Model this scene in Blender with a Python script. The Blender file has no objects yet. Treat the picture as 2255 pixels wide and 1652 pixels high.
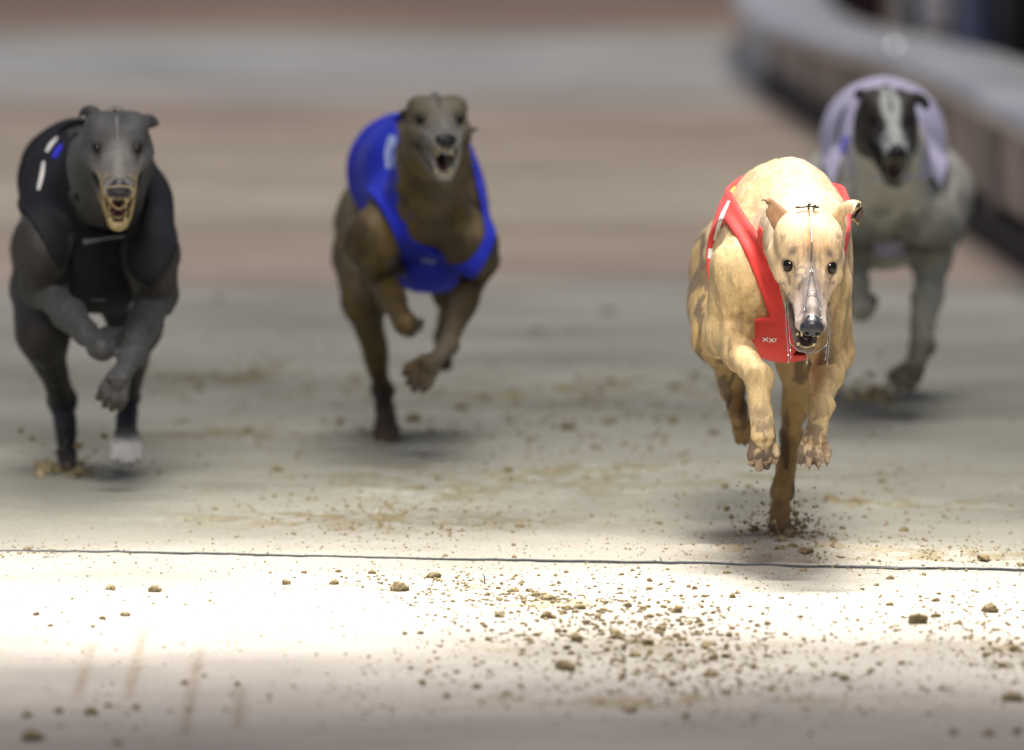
import bpy, bmesh, math, random, time
import numpy as np
import openvdb
from mathutils import Vector, Matrix
from mathutils.bvhtree import BVHTree
T0 = time.time()
random.seed(7); RNG = np.random.default_rng(7)
sc = bpy.context.scene
C = sc.collection

# ------------------------------------------------------------------ camera
# picture measures (PX, PY) are in a 2255 x 1652 frame of the photograph
FPX, PW, PH, CAMH = 27500.0, 2255.0, 1652.0, 1.59
PITCH = math.atan((826 + 1000) / FPX)
cam = bpy.data.cameras.new('camera'); camo = bpy.data.objects.new('camera', cam); C.objects.link(camo)
camo.location = (0, 0, CAMH); camo.rotation_euler = (math.pi/2 - PITCH, 0, 0)
cam.sensor_width = 36; cam.lens = 36 * FPX / PW
cam.clip_start = 0.5; cam.clip_end = 600
cam.dof.use_dof = True; cam.dof.focus_distance = 19.25; cam.dof.aperture_fstop = 4.2
cam.dof.aperture_blades = 9
sc.camera = camo

# ------------------------------------------------------------------ world, floodlight and added fill, exposure
w = bpy.data.worlds.new('World'); sc.world = w; w.use_nodes = True
nt = w.node_tree; bg = nt.nodes['Background']
sky = nt.nodes.new('ShaderNodeTexSky'); sky.sky_type = 'NISHITA'; sky.sun_disc = False
sky.sun_elevation = math.radians(62); sky.sun_rotation = math.radians(200)
sky.air_density = 0.6; sky.dust_density = 3.0; sky.ozone_density = 0.3
nt.links.new(sky.outputs[0], bg.inputs[0]); bg.inputs[1].default_value = 0.06
sun = bpy.data.lights.new('sun', 'SUN'); suno = bpy.data.objects.new('sun', sun); C.objects.link(suno)
sun.energy = 1.65; sun.angle = math.radians(24); sun.color = (1.0, 0.955, 0.88)
suno.rotation_euler = (math.radians(-14), math.radians(6), 0)
suno.location = (0, 10, 12)
# the finish-line floodlight bar hung across the track above the line
fl = bpy.data.lights.new('finish_flood_and_fill', 'AREA'); flo = bpy.data.objects.new('finish_flood_and_fill', fl); C.objects.link(flo)
fl.shape = 'RECTANGLE'; fl.size = 5.0; fl.size_y = 0.25; fl.energy = 98; fl.spread = math.radians(27)
fl.color = (1.0, 0.96, 0.9)
flo.location = (0.3, 21.2, 6.0)
flo.rotation_euler = (math.radians(-23.3), 0, 0)
fill = fl.copy(); fillo = bpy.data.objects.new('finish_flood_and_fill', fill); C.objects.link(fillo)  # added fill lamp brightening the first dog's front, not a lamp of the track
fill.energy = 27; fill.size = 4.0; fill.size_y = .5; fill.spread = math.radians(18)
fillo.location = (-0.6, 13.2, 5.0); fillo.rotation_euler = (math.radians(55), 0, 0)
sc.view_settings.view_transform = 'Standard'; sc.view_settings.look = 'None'
sc.view_settings.exposure = 0.0; sc.view_settings.gamma = 1.0
sc.render.engine = 'CYCLES'
sc.cycles.use_denoising = True
sc.cycles.max_bounces = 5; sc.cycles.diffuse_bounces = 3; sc.cycles.glossy_bounces = 2
sc.cycles.caustics_reflective = False; sc.cycles.caustics_refractive = False

def W(px, py, d):
    """world point that the picture measure (px, py) has at distance d down the track"""
    cx, cy = (px - PW/2) / FPX, (PH/2 - py) / FPX
    c, s = math.cos(PITCH), math.sin(PITCH)
    v = np.array([cx, c + cy*s, -s + cy*c])
    v = v * (d / v[1])
    return np.array([0, 0, CAMH]) + v
def G(px, py):
    """ground point"""
    cx, cy = (px - PW/2) / FPX, (PH/2 - py) / FPX
    c, s = math.cos(PITCH), math.sin(PITCH)
    v = np.array([cx, c + cy*s, -s + cy*c]); v = v * (CAMH / -v[2])
    return np.array([v[0], v[1], 0.0])
def nrm(v):
    v = np.asarray(v, float); return v / (np.linalg.norm(v) + 1e-12)

# ------------------------------------------------------------------ object helpers
def tag(o, label=None, cat=None, group=None, kind=None):
    if label: o['label'] = label
    if cat: o['category'] = cat
    if group: o['group'] = group
    if kind: o['kind'] = kind
    return o
def link(name, me, mat=None, parent=None):
    o = bpy.data.objects.new(name, me); C.objects.link(o)
    if mat is not None and len(me.materials) == 0: me.materials.append(mat)
    if parent is not None: o.parent = parent
    return o
def mesh_np(name, v, f, smooth=True):
    me = bpy.data.meshes.new(name)
    v = np.asarray(v, np.float32); 
    if isinstance(f, np.ndarray):
        n, k = f.shape
        me.vertices.add(len(v)); me.vertices.foreach_set('co', v.ravel())
        me.loops.add(n*k); me.loops.foreach_set('vertex_index', f.astype(np.int32).ravel())
        me.polygons.add(n); me.polygons.foreach_set('loop_start', np.arange(0, n*k, k, dtype=np.int32))
        me.update(calc_edges=True)
    else:
        me.from_pydata(v.tolist(), [], f); me.update()
    me.validate()
    if smooth:
        me.polygons.foreach_set('use_smooth', np.ones(len(me.polygons), bool))
    return me
def set_col(me, col):
    a = me.color_attributes.new('Col', 'FLOAT_COLOR', 'POINT')
    c = np.ones((len(me.vertices), 4), np.float32); c[:, :3] = col
    a.data.foreach_set('color', c.ravel())

# ------------------------------------------------------------------ value noise
_perm = RNG.permutation(4096)
def _h(i, j, k):
    return _perm[(_perm[(_perm[i & 4095] + j) & 4095] + k) & 4095] / 4095.0
def noise(p):
    p = np.asarray(p, float); i = np.floor(p).astype(int); f = p - i; f = f*f*(3-2*f)
    r = 0
    for a in (0, 1):
        for b in (0, 1):
            for c in (0, 1):
                wgt = (f[..., 0] if a else 1-f[..., 0])*(f[..., 1] if b else 1-f[..., 1])*(f[..., 2] if c else 1-f[..., 2])
                r = r + wgt*_h(i[..., 0]+a, i[..., 1]+b, i[..., 2]+c)
    return r
def fbm(p, o=4):
    r, a, t = 0, 1.0, 0
    for k in range(o):
        r = r + a*noise(p*(2**k) + 17.3*k); t += a; a *= .5
    return r/t
def sstep(a, b, x):
    t = np.clip((x-a)/(b-a), 0, 1); return t*t*(3-2*t)
def mix(a, b, t):
    return a*(1-t[..., None]) + np.asarray(b)*t[..., None]

# ------------------------------------------------------------------ materials
def newmat(name):
    m = bpy.data.materials.new(name); m.use_nodes = True
    return m, m.node_tree, m.node_tree.nodes['Principled BSDF']
def mat_plain(name, col, rough=0.6, metal=0, spec=0.5, noise_amt=0.15, nscale=40, bump=0.0, bscale=200, coat=0, bdist=0.002):
    m, t, b = newmat(name)
    b.inputs['Roughness'].default_value = rough; b.inputs['Metallic'].default_value = metal
    b.inputs['Specular IOR Level'].default_value = spec; b.inputs['Coat Weight'].default_value = coat
    tc = t.nodes.new('ShaderNodeTexCoord'); n = t.nodes.new('ShaderNodeTexNoise'); n.inputs['Scale'].default_value = nscale; n.inputs['Detail'].default_value = 5
    t.links.new(tc.outputs['Object'], n.inputs['Vector'])
    r = t.nodes.new('ShaderNodeValToRGB'); c = np.array(col)
    r.color_ramp.elements[0].position = .3; r.color_ramp.elements[1].position = .7
    r.color_ramp.elements[0].color = (*(c*(1-noise_amt)), 1); r.color_ramp.elements[1].color = (*np.minimum(c*(1+noise_amt), 1), 1)
    t.links.new(n.outputs[0], r.inputs[0]); t.links.new(r.outputs[0], b.inputs['Base Color'])
    if bump:
        n2 = t.nodes.new('ShaderNodeTexNoise'); n2.inputs['Scale'].default_value = bscale; n2.inputs['Detail'].default_value = 4
        bp = t.nodes.new('ShaderNodeBump'); bp.inputs['Strength'].default_value = bump; bp.inputs['Distance'].default_value = bdist
        t.links.new(tc.outputs['Object'], n2.inputs['Vector']); t.links.new(n2.outputs[0], bp.inputs['Height']); t.links.new(bp.outputs[0], b.inputs['Normal'])
    return m
def mat_fur(name, rough=0.62, sheen=0.04, var=0.22):
    """short coat: colour from the coat pattern stored on the vertices, broken up by fine hair noise"""
    m, t, b = newmat(name)
    b.inputs['Roughness'].default_value = rough; b.inputs['Specular IOR Level'].default_value = 0.35
    b.inputs['Sheen Weight'].default_value = sheen; b.inputs['Sheen Roughness'].default_value = 0.5
    at = t.nodes.new('ShaderNodeAttribute'); at.attribute_name = 'Col'
    tc = t.nodes.new('ShaderNodeTexCoord'); mp = t.nodes.new('ShaderNodeMapping'); mp.inputs['Scale'].default_value = (1, 1, .3)
    n = t.nodes.new('ShaderNodeTexNoise'); n.inputs['Scale'].default_value = 420; n.inputs['Detail'].default_value = 6
    t.links.new(tc.outputs['Object'], mp.inputs[0]); t.links.new(mp.outputs[0], n.inputs['Vector'])
    mr = t.nodes.new('ShaderNodeMapRange'); mr.inputs[1].default_value = .25; mr.inputs[2].default_value = .75; mr.inputs[3].default_value = 1-var; mr.inputs[4].default_value = 1+var
    mu = t.nodes.new('ShaderNodeMix'); mu.data_type = 'RGBA'; mu.blend_type = 'MULTIPLY'; mu.inputs[0].default_value = 1
    t.links.new(n.outputs[0], mr.inputs[0]); t.links.new(at.outputs['Color'], mu.inputs[6]); t.links.new(mr.outputs[0], mu.inputs[7])
    mp3 = t.nodes.new('ShaderNodeMapping'); mp3.inputs['Scale'].default_value = (1.3, .6, .4); t.links.new(tc.outputs['Object'], mp3.inputs[0])
    n3 = t.nodes.new('ShaderNodeTexNoise'); n3.inputs['Scale'].default_value = 75; n3.inputs['Detail'].default_value = 6; n3.inputs['Roughness'].default_value = .65; n3.inputs['Distortion'].default_value = .5
    t.links.new(mp3.outputs[0], n3.inputs['Vector'])
    cr3 = t.nodes.new('ShaderNodeValToRGB'); cr3.color_ramp.elements[0].position = .33; cr3.color_ramp.elements[1].position = .6
    cr3.color_ramp.elements[0].color = (.82, .78, .73, 1); cr3.color_ramp.elements[1].color = (1.06, 1.04, 1.0, 1); t.links.new(n3.outputs[0], cr3.inputs[0])
    mu3 = t.nodes.new('ShaderNodeMix'); mu3.data_type = 'RGBA'; mu3.blend_type = 'MULTIPLY'; mu3.inputs[0].default_value = 1
    t.links.new(mu.outputs[2], mu3.inputs[6]); t.links.new(cr3.outputs[0], mu3.inputs[7]); t.links.new(mu3.outputs[2], b.inputs['Base Color'])
    bp = t.nodes.new('ShaderNodeBump'); bp.inputs['Strength'].default_value = .35; bp.inputs['Distance'].default_value = .0012
    t.links.new(n.outputs[0], bp.inputs['Height']); t.links.new(bp.outputs[0], b.inputs['Normal'])
    return m
def mat_cloth(name, col, rough=.75, wr=.5, sheen=.03):
    m, t, b = newmat(name)
    b.inputs['Roughness'].default_value = rough; b.inputs['Specular IOR Level'].default_value = 0.25
    b.inputs['Sheen Weight'].default_value = sheen
    tc = t.nodes.new('ShaderNodeTexCoord')
    nb = t.nodes.new('ShaderNodeTexNoise'); nb.inputs['Scale'].default_value = 9; nb.inputs['Detail'].default_value = 6
    rb_ = t.nodes.new('ShaderNodeValToRGB'); rb_.color_ramp.elements[0].position = .3; rb_.color_ramp.elements[1].position = .72
    cc = np.array(col); rb_.color_ramp.elements[0].color = (*(cc*.82), 1); rb_.color_ramp.elements[1].color = (*np.minimum(cc*1.12+.008, 1), 1)
    t.links.new(tc.outputs['Object'], nb.inputs['Vector']); t.links.new(nb.outputs[0], rb_.inputs[0]); t.links.new(rb_.outputs[0], b.inputs['Base Color'])
    mp = t.nodes.new('ShaderNodeMapping'); mp.inputs['Scale'].default_value = (1, 1, .35); mp.inputs['Rotation'].default_value = (0, .5, 0)
    n = t.nodes.new('ShaderNodeTexNoise'); n.inputs['Scale'].default_value = 14; n.inputs['Detail'].default_value = 2; n.inputs['Distortion'].default_value = .4
    bp = t.nodes.new('ShaderNodeBump'); bp.inputs['Strength'].default_value = wr; bp.inputs['Distance'].default_value = .010
    t.links.new(tc.outputs['Object'], mp.inputs[0]); t.links.new(mp.outputs[0], n.inputs['Vector'])
    t.links.new(n.outputs[0], bp.inputs['Height'])
    n2 = t.nodes.new('ShaderNodeTexNoise'); n2.inputs['Scale'].default_value = 900
    bp2 = t.nodes.new('ShaderNodeBump'); bp2.inputs['Strength'].default_value = .2; bp2.inputs['Distance'].default_value = .0006
    t.links.new(tc.outputs['Object'], n2.inputs['Vector']); t.links.new(n2.outputs[0], bp2.inputs['Height'])
    t.links.new(bp.outputs[0], bp2.inputs['Normal']); t.links.new(bp2.outputs[0], b.inputs['Normal'])
    return m
FUR = mat_fur('short_fur')
NOSE = mat_plain('wet_nose', (.022, .021, .026), rough=.3, noise_amt=.4, nscale=300, bump=.5, bscale=900, bdist=.0008)
EYE = mat_plain('dark_eye', (.006, .004, .003), rough=.12, noise_amt=.2, spec=.35)
TEETH = mat_plain('teeth', (.62, .52, .3), rough=.3, noise_amt=.2, nscale=200)
GUM = mat_plain('mouth_lining', (.05, .018, .016), rough=.25, noise_amt=.4, nscale=100)
TONGUE = mat_plain('tongue', (.42, .13, .11), rough=.35, noise_amt=.2, nscale=100)
CLAW = mat_plain('claw', (.12, .08, .06), rough=.4)
WIRE = mat_plain('muzzle_wire', (.38, .38, .40), rough=.25, metal=.8, noise_amt=.3, nscale=250)
CLEARW = mat_plain('pale_plastic_strap', (.5, .48, .46), rough=.25, noise_amt=.2, nscale=100)
YWIRE = mat_plain('yellow_muzzle_wire', (.24, .18, .075), rough=.35, noise_amt=.3, nscale=150)
BLACKP = mat_plain('black_plastic', (.015, .016, .018), rough=.35)

# ------------------------------------------------------------------ signed distance modelling
class SDF:
    def __init__(s, vox):
        s.vox = vox; s.ops = []
    def cone(s, a, b, ra, rb, k=.02, col=None, flat=None, name='', sub=False):
        """tapered rounded limb from a to b; flat=(direction, factor) squashes it across"""
        s.ops.append(('c', np.array(a, float), np.array(b, float), ra, rb, k, col, flat, name, sub)); return s
    def ball(s, c, r, k=.02, col=None, R=None, name='', sub=False):
        r = np.array(r, float)*np.ones(3)
        s.ops.append(('e', np.array(c, float), np.eye(3) if R is None else np.array(R), r, None, k, col, None, name, sub)); return s
    @staticmethod
    def ev(op, P):
        if op[0] == 'c':
            _, a, b, ra, rb, k, col, flat, nm, sub = op
            if flat is not None:
                n, fac = nrm(flat[0]), flat[1]
                ba = b - a
                P = P - a
                t_ = np.clip((P@ba)/(ba@ba + 1e-12), 0, 1)
                q = P - t_[..., None]*ba
                dn = q@n
                q = q + n*(dn*(1/fac - 1))[..., None]
                return (np.linalg.norm(q, axis=-1) - (ra + (rb-ra)*t_))*min(1, fac**.5)
            ba = b - a; P = P - a
            t_ = np.clip((P@ba)/(ba@ba + 1e-12), 0, 1)
            return np.linalg.norm(P - t_[..., None]*ba, axis=-1) - (ra + (rb-ra)*t_)
        _, c, R, r, _, k, col, flat, nm, sub = op
        q = (P - c)@R.T
        k0 = np.linalg.norm(q/r, axis=-1); k1 = np.linalg.norm(q/(r*r), axis=-1) + 1e-9
        return k0*(k0-1)/k1
    @staticmethod
    def box(op, m):
        if op[0] == 'c':
            a, b = op[1], op[2]; r = max(op[3], op[4]); 
            if op[7] is not None: r *= max(1, op[7][1])
            return np.minimum(a, b)-r-m, np.maximum(a, b)+r+m
        r = op[3].max(); return op[1]-r-m, op[1]+r+m
    def field(s, ops=None, lo=None, hi=None, band=.02):
        ops = s.ops if ops is None else ops
        if lo is None:
            bs = [s.box(o, .01) for o in ops if not o[9]]
            lo = np.min([b[0] for b in bs], 0); hi = np.max([b[1] for b in bs], 0)
        n = np.ceil((hi-lo)/s.vox).astype(int) + 1
        D = np.full(n, band, np.float32)
        for o in ops:
            l, h = s.box(o, o[5] + .008)
            i0 = np.clip(np.floor((l-lo)/s.vox).astype(int), 0, n-1); i1 = np.clip(np.ceil((h-lo)/s.vox).astype(int)+1, 1, n)
            if np.any(i1 <= i0): continue
            ax = [lo[q] + s.vox*np.arange(i0[q], i1[q]) for q in range(3)]
            P = np.stack(np.meshgrid(*ax, indexing='ij'), -1)
            d = s.ev(o, P); sl = tuple(slice(i0[q], i1[q]) for q in range(3))
            A = D[sl]; k = o[5]
            if o[9]: A2, d2 = -A, d           # subtraction = -(min(-A, d))
            else: A2, d2 = A, d
            if o[9]:
                hh = np.clip(.5 + .5*(d2 - A2)/k, 0, 1); r = d2*(1-hh) + A2*hh - k*hh*(1-hh); D[sl] = -r
            else:
                hh = np.clip(.5 + .5*(d2 - A2)/k, 0, 1); r = d2*(1-hh) + A2*hh - k*hh*(1-hh); D[sl] = np.minimum(r, band)
        return D, lo
    def polys(s, D, lo):
        g = openvdb.FloatGrid(background=float(D.max())); g.copyFromArray(np.ascontiguousarray(D, dtype=np.float32), tolerance=0.0)
        p, q = g.convertToQuads(0.0)
        p = p*s.vox + lo
        return p, q[:, ::-1].copy()
    def colors(s, V, tau=.008, default=(1, 1, 1)):
        cw = np.zeros((len(V), 3)); ws = np.full(len(V), 1e-12)
        for o in s.ops:
            if o[6] is None or o[9]: continue
            l, h = s.box(o, .05)
            m = np.all((V > l) & (V < h), axis=1)
            if not m.any(): continue
            d = np.maximum(s.ev(o, V[m]), -.01)
            wt = np.exp(-d/tau); cw[m] += wt[:, None]*np.array(o[6]); ws[m] += wt
        return cw/ws[:, None]

def tubes(paths, r, seg=7):
    """paths: lists of points -> one mesh of round wires"""
    V, F = [], []
    for P in paths:
        P = [np.array(p, float) for p in P]; n = len(P); base = len(V)
        up = np.array([.13, .2, .97])
        for i, p in enumerate(P):
            t = nrm(P[min(i+1, n-1)] - P[max(i-1, 0)])
            a = nrm(np.cross(t, up)); b = np.cross(t, a)
            rr = r[i] if hasattr(r, '__len__') else r
            for k in range(seg):
                th = 2*math.pi*k/seg; V.append(p + rr*(a*math.cos(th) + b*math.sin(th)))
        for i in range(n-1):
            for k in range(seg):
                k2 = (k+1) % seg
                F.append((base+i*seg+k, base+i*seg+k2, base+(i+1)*seg+k2, base+(i+1)*seg+k))
        F.append(tuple(base+k for k in range(seg))[::-1]); F.append(tuple(base+(n-1)*seg+k for k in range(seg)))
    return V, F
def smooth_path(pts, n=6):
    P = [np.array(p, float) for p in pts]; out = []
    for i in range(len(P)-1):
        p0, p1, p2, p3 = P[max(i-1, 0)], P[i], P[i+1], P[min(i+2, len(P)-1)]
        for k in range(n):
            t = k/n
            out.append(.5*((2*p1) + (p2-p0)*t + (2*p0-5*p1+4*p2-p3)*t*t + (3*p1-p0-3*p2+p3)*t**3))
    out.append(P[-1]); return out

# ------------------------------------------------------------------ the setting: sand track
def sand_mat():
    m, t, b = newmat('track_sand'); L = t.links
    b.inputs['Roughness'].default_value = .95; b.inputs['Specular IOR Level'].default_value = .15
    geo = t.nodes.new('ShaderNodeNewGeometry'); sep = t.nodes.new('ShaderNodeSeparateXYZ'); L.new(geo.outputs['Position'], sep.inputs[0])
    # the surface is harrowed across: patches are wide and shallow, floodlight colour stripes are painted into the bands
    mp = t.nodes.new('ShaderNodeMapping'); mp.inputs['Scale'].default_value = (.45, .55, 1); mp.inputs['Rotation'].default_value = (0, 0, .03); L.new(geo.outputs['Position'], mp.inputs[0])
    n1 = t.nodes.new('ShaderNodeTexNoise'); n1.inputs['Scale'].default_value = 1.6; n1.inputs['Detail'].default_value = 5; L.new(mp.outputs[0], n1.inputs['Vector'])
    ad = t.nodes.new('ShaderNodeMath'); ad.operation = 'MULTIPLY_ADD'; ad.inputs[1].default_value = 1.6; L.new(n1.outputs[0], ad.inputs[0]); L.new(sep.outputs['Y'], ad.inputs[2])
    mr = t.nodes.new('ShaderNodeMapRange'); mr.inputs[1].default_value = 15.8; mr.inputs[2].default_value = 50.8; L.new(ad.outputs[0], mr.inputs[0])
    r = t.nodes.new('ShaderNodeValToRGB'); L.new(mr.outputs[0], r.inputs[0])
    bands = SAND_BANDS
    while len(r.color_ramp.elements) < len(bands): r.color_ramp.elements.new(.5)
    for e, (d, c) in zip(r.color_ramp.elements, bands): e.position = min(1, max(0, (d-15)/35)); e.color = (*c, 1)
    n2 = t.nodes.new('ShaderNodeTexNoise'); n2.inputs['Scale'].default_value = 2.4; n2.inputs['Detail'].default_value = 8; n2.inputs['Roughness'].default_value = .6; L.new(mp.outputs[0], n2.inputs['Vector'])
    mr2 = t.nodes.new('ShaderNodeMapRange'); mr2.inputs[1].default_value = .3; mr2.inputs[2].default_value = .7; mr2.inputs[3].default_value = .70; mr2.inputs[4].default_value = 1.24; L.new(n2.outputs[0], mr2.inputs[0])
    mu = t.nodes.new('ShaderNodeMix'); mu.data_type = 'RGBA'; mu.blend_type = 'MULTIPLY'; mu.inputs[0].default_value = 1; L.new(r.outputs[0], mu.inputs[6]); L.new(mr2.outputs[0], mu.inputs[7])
    n3 = t.nodes.new('ShaderNodeTexNoise'); n3.inputs['Scale'].default_value = 160; n3.inputs['Detail'].default_value = 4; L.new(geo.outputs['Position'], n3.inputs['Vector'])
    mr3 = t.nodes.new('ShaderNodeMapRange'); mr3.inputs[1].default_value = .3; mr3.inputs[2].default_value = .7; mr3.inputs[3].default_value = .82; mr3.inputs[4].default_value = 1.12; L.new(n3.outputs[0], mr3.inputs[0])
    mu2 = t.nodes.new('ShaderNodeMix'); mu2.data_type = 'RGBA'; mu2.blend_type = 'MULTIPLY'; mu2.inputs[0].default_value = 1; L.new(mu.outputs[2], mu2.inputs[6]); L.new(mr3.outputs[0], mu2.inputs[7])
    # disturbed, damp sand where the field has run (vertex mask)
    at = t.nodes.new('ShaderNodeAttribute'); at.attribute_name = 'Col'
    mu3 = t.nodes.new('ShaderNodeMix'); mu3.data_type = 'RGBA'; mu3.blend_type = 'MULTIPLY'; mu3.inputs[0].default_value = 1; L.new(mu2.outputs[2], mu3.inputs[6]); L.new(at.outputs['Color'], mu3.inputs[7])
    L.new(mu3.outputs[2], b.inputs['Base Color'])
    bp = t.nodes.new('ShaderNodeBump'); bp.inputs['Strength'].default_value = .6; bp.inputs['Distance'].default_value = .005
    L.new(n3.outputs[0], bp.inputs['Height']); L.new(bp.outputs[0], b.inputs['Normal'])
    return m
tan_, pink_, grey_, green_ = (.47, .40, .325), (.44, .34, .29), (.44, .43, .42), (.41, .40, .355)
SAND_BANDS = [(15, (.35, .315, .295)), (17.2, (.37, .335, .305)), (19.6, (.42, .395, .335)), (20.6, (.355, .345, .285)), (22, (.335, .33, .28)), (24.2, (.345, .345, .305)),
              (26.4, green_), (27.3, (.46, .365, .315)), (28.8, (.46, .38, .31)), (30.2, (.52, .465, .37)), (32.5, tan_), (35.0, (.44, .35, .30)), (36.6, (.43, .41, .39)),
              (38.4, (.47, .475, .48)), (40.4, (.43, .41, .39)), (41.6, (.33, .235, .185)), (43.2, (.28, .20, .165)), (45, (.2, .17, .155))]  # sand tones by distance, with the floodlight stripes put into the colour
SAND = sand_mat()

# grooves left by a rake at the lower left, and hoof-like scrapes where paws have dug in
GROOVES = [((445, 1405), (400, 1640)), ((318, 1370), (278, 1560)), ((205, 1400), (165, 1550)), ((530, 1500), (522, 1610))]
GSEG = [(G(*a)[:2], G(*b)[:2]) for a, b in GROOVES]
SCRAPES = [(1350, 1420, .22, .10), (1250, 1340, .16, .06), (1560, 1550, .35, .12), (2200, 1430, .18, .08), (1780, 1215, .2, .12), (2150, 1230, .22, .1), (930, 1290, .12, .06),
           (820, 1150, .35, .2), (1950, 1110, .2, .1), (1000, 1080, .3, .3), (1300, 1050, .5, .3), (560, 960, .3, .3), (600, 830, .4, .5), (1250, 860, .5, .5)]
def ground_height(x, y):
    P = np.stack([x*1.0, y*1.0, x*0], -1)
    h = (fbm(P*1.5, 2)-.5)*.012 + (fbm(P*7 + 5, 3)-.5)*.006 + (fbm(P*45 + 9, 3)-.5)*.0028
    dist = np.zeros_like(x)
    for (px, py, sx, sy) in SCRAPES:
        c = G(px, py); dist = np.maximum(dist, np.exp(-((x-c[0])/sx)**2 - ((y-c[1])/sy)**2))
    h = h + dist*(fbm(P*28 + 3, 4)-.42)*.035
    gr = np.zeros_like(x)
    for a, b in GSEG:
        ba = b-a; t = np.clip(((x-a[0])*ba[0] + (y-a[1])*ba[1])/(ba@ba), 0, 1)
        dd = np.hypot(x-a[0]-t*ba[0], y-a[1]-t*ba[1])
        gr = np.maximum(gr, np.exp(-(dd/.006)**2)*(.35+.65*noise(P*np.array([1, 60, 1])))*sstep(0, .15, t)*sstep(1.0, .8, t))
    h = h - gr*.009
    return h, dist, gr
def build_ground():
    xs = np.concatenate([[-150, -60, -20, -8, -4, -2.2], np.arange(-1.35, 1.35, .0075), [2.2, 4, 8, 20, 60, 150]])
    ys = np.concatenate([[-20, 0, 8, 13, 15], np.arange(15.6, 21, .0085), np.arange(21, 25, .02), np.arange(25, 34, .12), [36, 40, 46, 60, 90, 200, 400]])
    X, Y = np.meshgrid(xs, ys, indexing='ij'); sh = X.shape
    x, y = X.ravel(), Y.ravel()
    h, dist, gr = ground_height(x, y)
    fade = sstep(30, 24, y)*sstep(1.6, 1.3, np.abs(x))*sstep(15, 15.8, y)
    V = np.stack([x, y, h*fade], 1)
    idx = np.arange(len(V)).reshape(sh)
    F = np.stack([idx[:-1, :-1].ravel(), idx[1:, :-1].ravel(), idx[1:, 1:].ravel(), idx[:-1, 1:].ravel()], 1)
    me = mesh_np('ground', V, F)
    col = np.ones((len(V), 3))
    n = fbm(np.stack([x*20, y*14, 0*x], -1), 4)
    col = mix(col, (.74, .66, .46), np.clip(dist*sstep(.42, .68, n), 0, 1)*fade)
    col = mix(col, (.62, .54, .44), np.clip(gr*1.2, 0, 1)*fade)
    set_col(me, col)
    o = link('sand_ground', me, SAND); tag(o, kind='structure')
build_ground()

# ------------------------------------------------------------------ greyhounds
class Frame:
    def __init__(s, o, pitch, yaw, roll, heading=0.0):
        """head frame: forward f points down the track to the camera (-Y), pitched down; yaw>0 turns to picture right"""
        f = np.array([math.sin(yaw)*math.cos(pitch), -math.cos(yaw)*math.cos(pitch), -math.sin(pitch)])
        r = nrm(np.cross(f, [0, 0, 1])); u = np.cross(r, f)
        c, sn = math.cos(roll), math.sin(roll)
        s.f, s.r, s.u, s.o = f, r*c + u*sn, u*c - r*sn, np.array(o, float)
        s.R = np.stack([s.r, s.f, s.u])         # rows: local axes
    def w(s, x, y, z): return s.o + s.r*x + s.f*y + s.u*z
    def l(s, P): return (P - s.o)@s.R.T

def limb(S, pts, rads, k, cols, flat=None, name=''):
    for i in range(len(pts)-1):
        S.cone(pts[i], pts[i+1], rads[i], rads[i+1], k, cols[i] if isinstance(cols, list) else cols, flat=flat, name=name)

def paw(S, base, tip, side, dorsal, width, col, col2, claws, curl=.0, spread=1.0, grown=1.0):
    """four toes with knuckles between base and tip; side = across the paw, dorsal = towards its upper face"""
    ax = nrm(tip-base); L = np.linalg.norm(tip-base); side = nrm(side - ax*(side@ax)); dorsal = nrm(np.cross(side, ax)*(1 if np.cross(side, ax)@dorsal > 0 else -1))
    offs = [-.42, -.15, .15, .42]; ln = [.84, 1.0, 1.0, .86]
    for o_, l_ in zip(offs, ln):
        root = base + side*width*o_*.8*spread
        k1 = base + ax*L*l_*.5 + side*width*o_*1.15*spread + dorsal*width*.2
        end = base + ax*L*l_*.88 + side*width*o_*1.12*spread - dorsal*width*.02
        r = width*.135
        S.cone(root, k1, r*.95, r*1.12, .004, col); S.cone(k1, end, r*1.08, r*.9, .0022, col2)
        S.ball(end - dorsal*r*.5, [r*.9]*3, .004, (.10, .07, .06))
        claws.append((end + ax*r*.5 + dorsal*r*.15, end + ax*r*1.35*grown - dorsal*r*.6, r*.28))
    S.ball(base + ax*L*.45 - dorsal*width*.14, [width*.26]*3, .01, (.09, .07, .06))
    return

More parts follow.
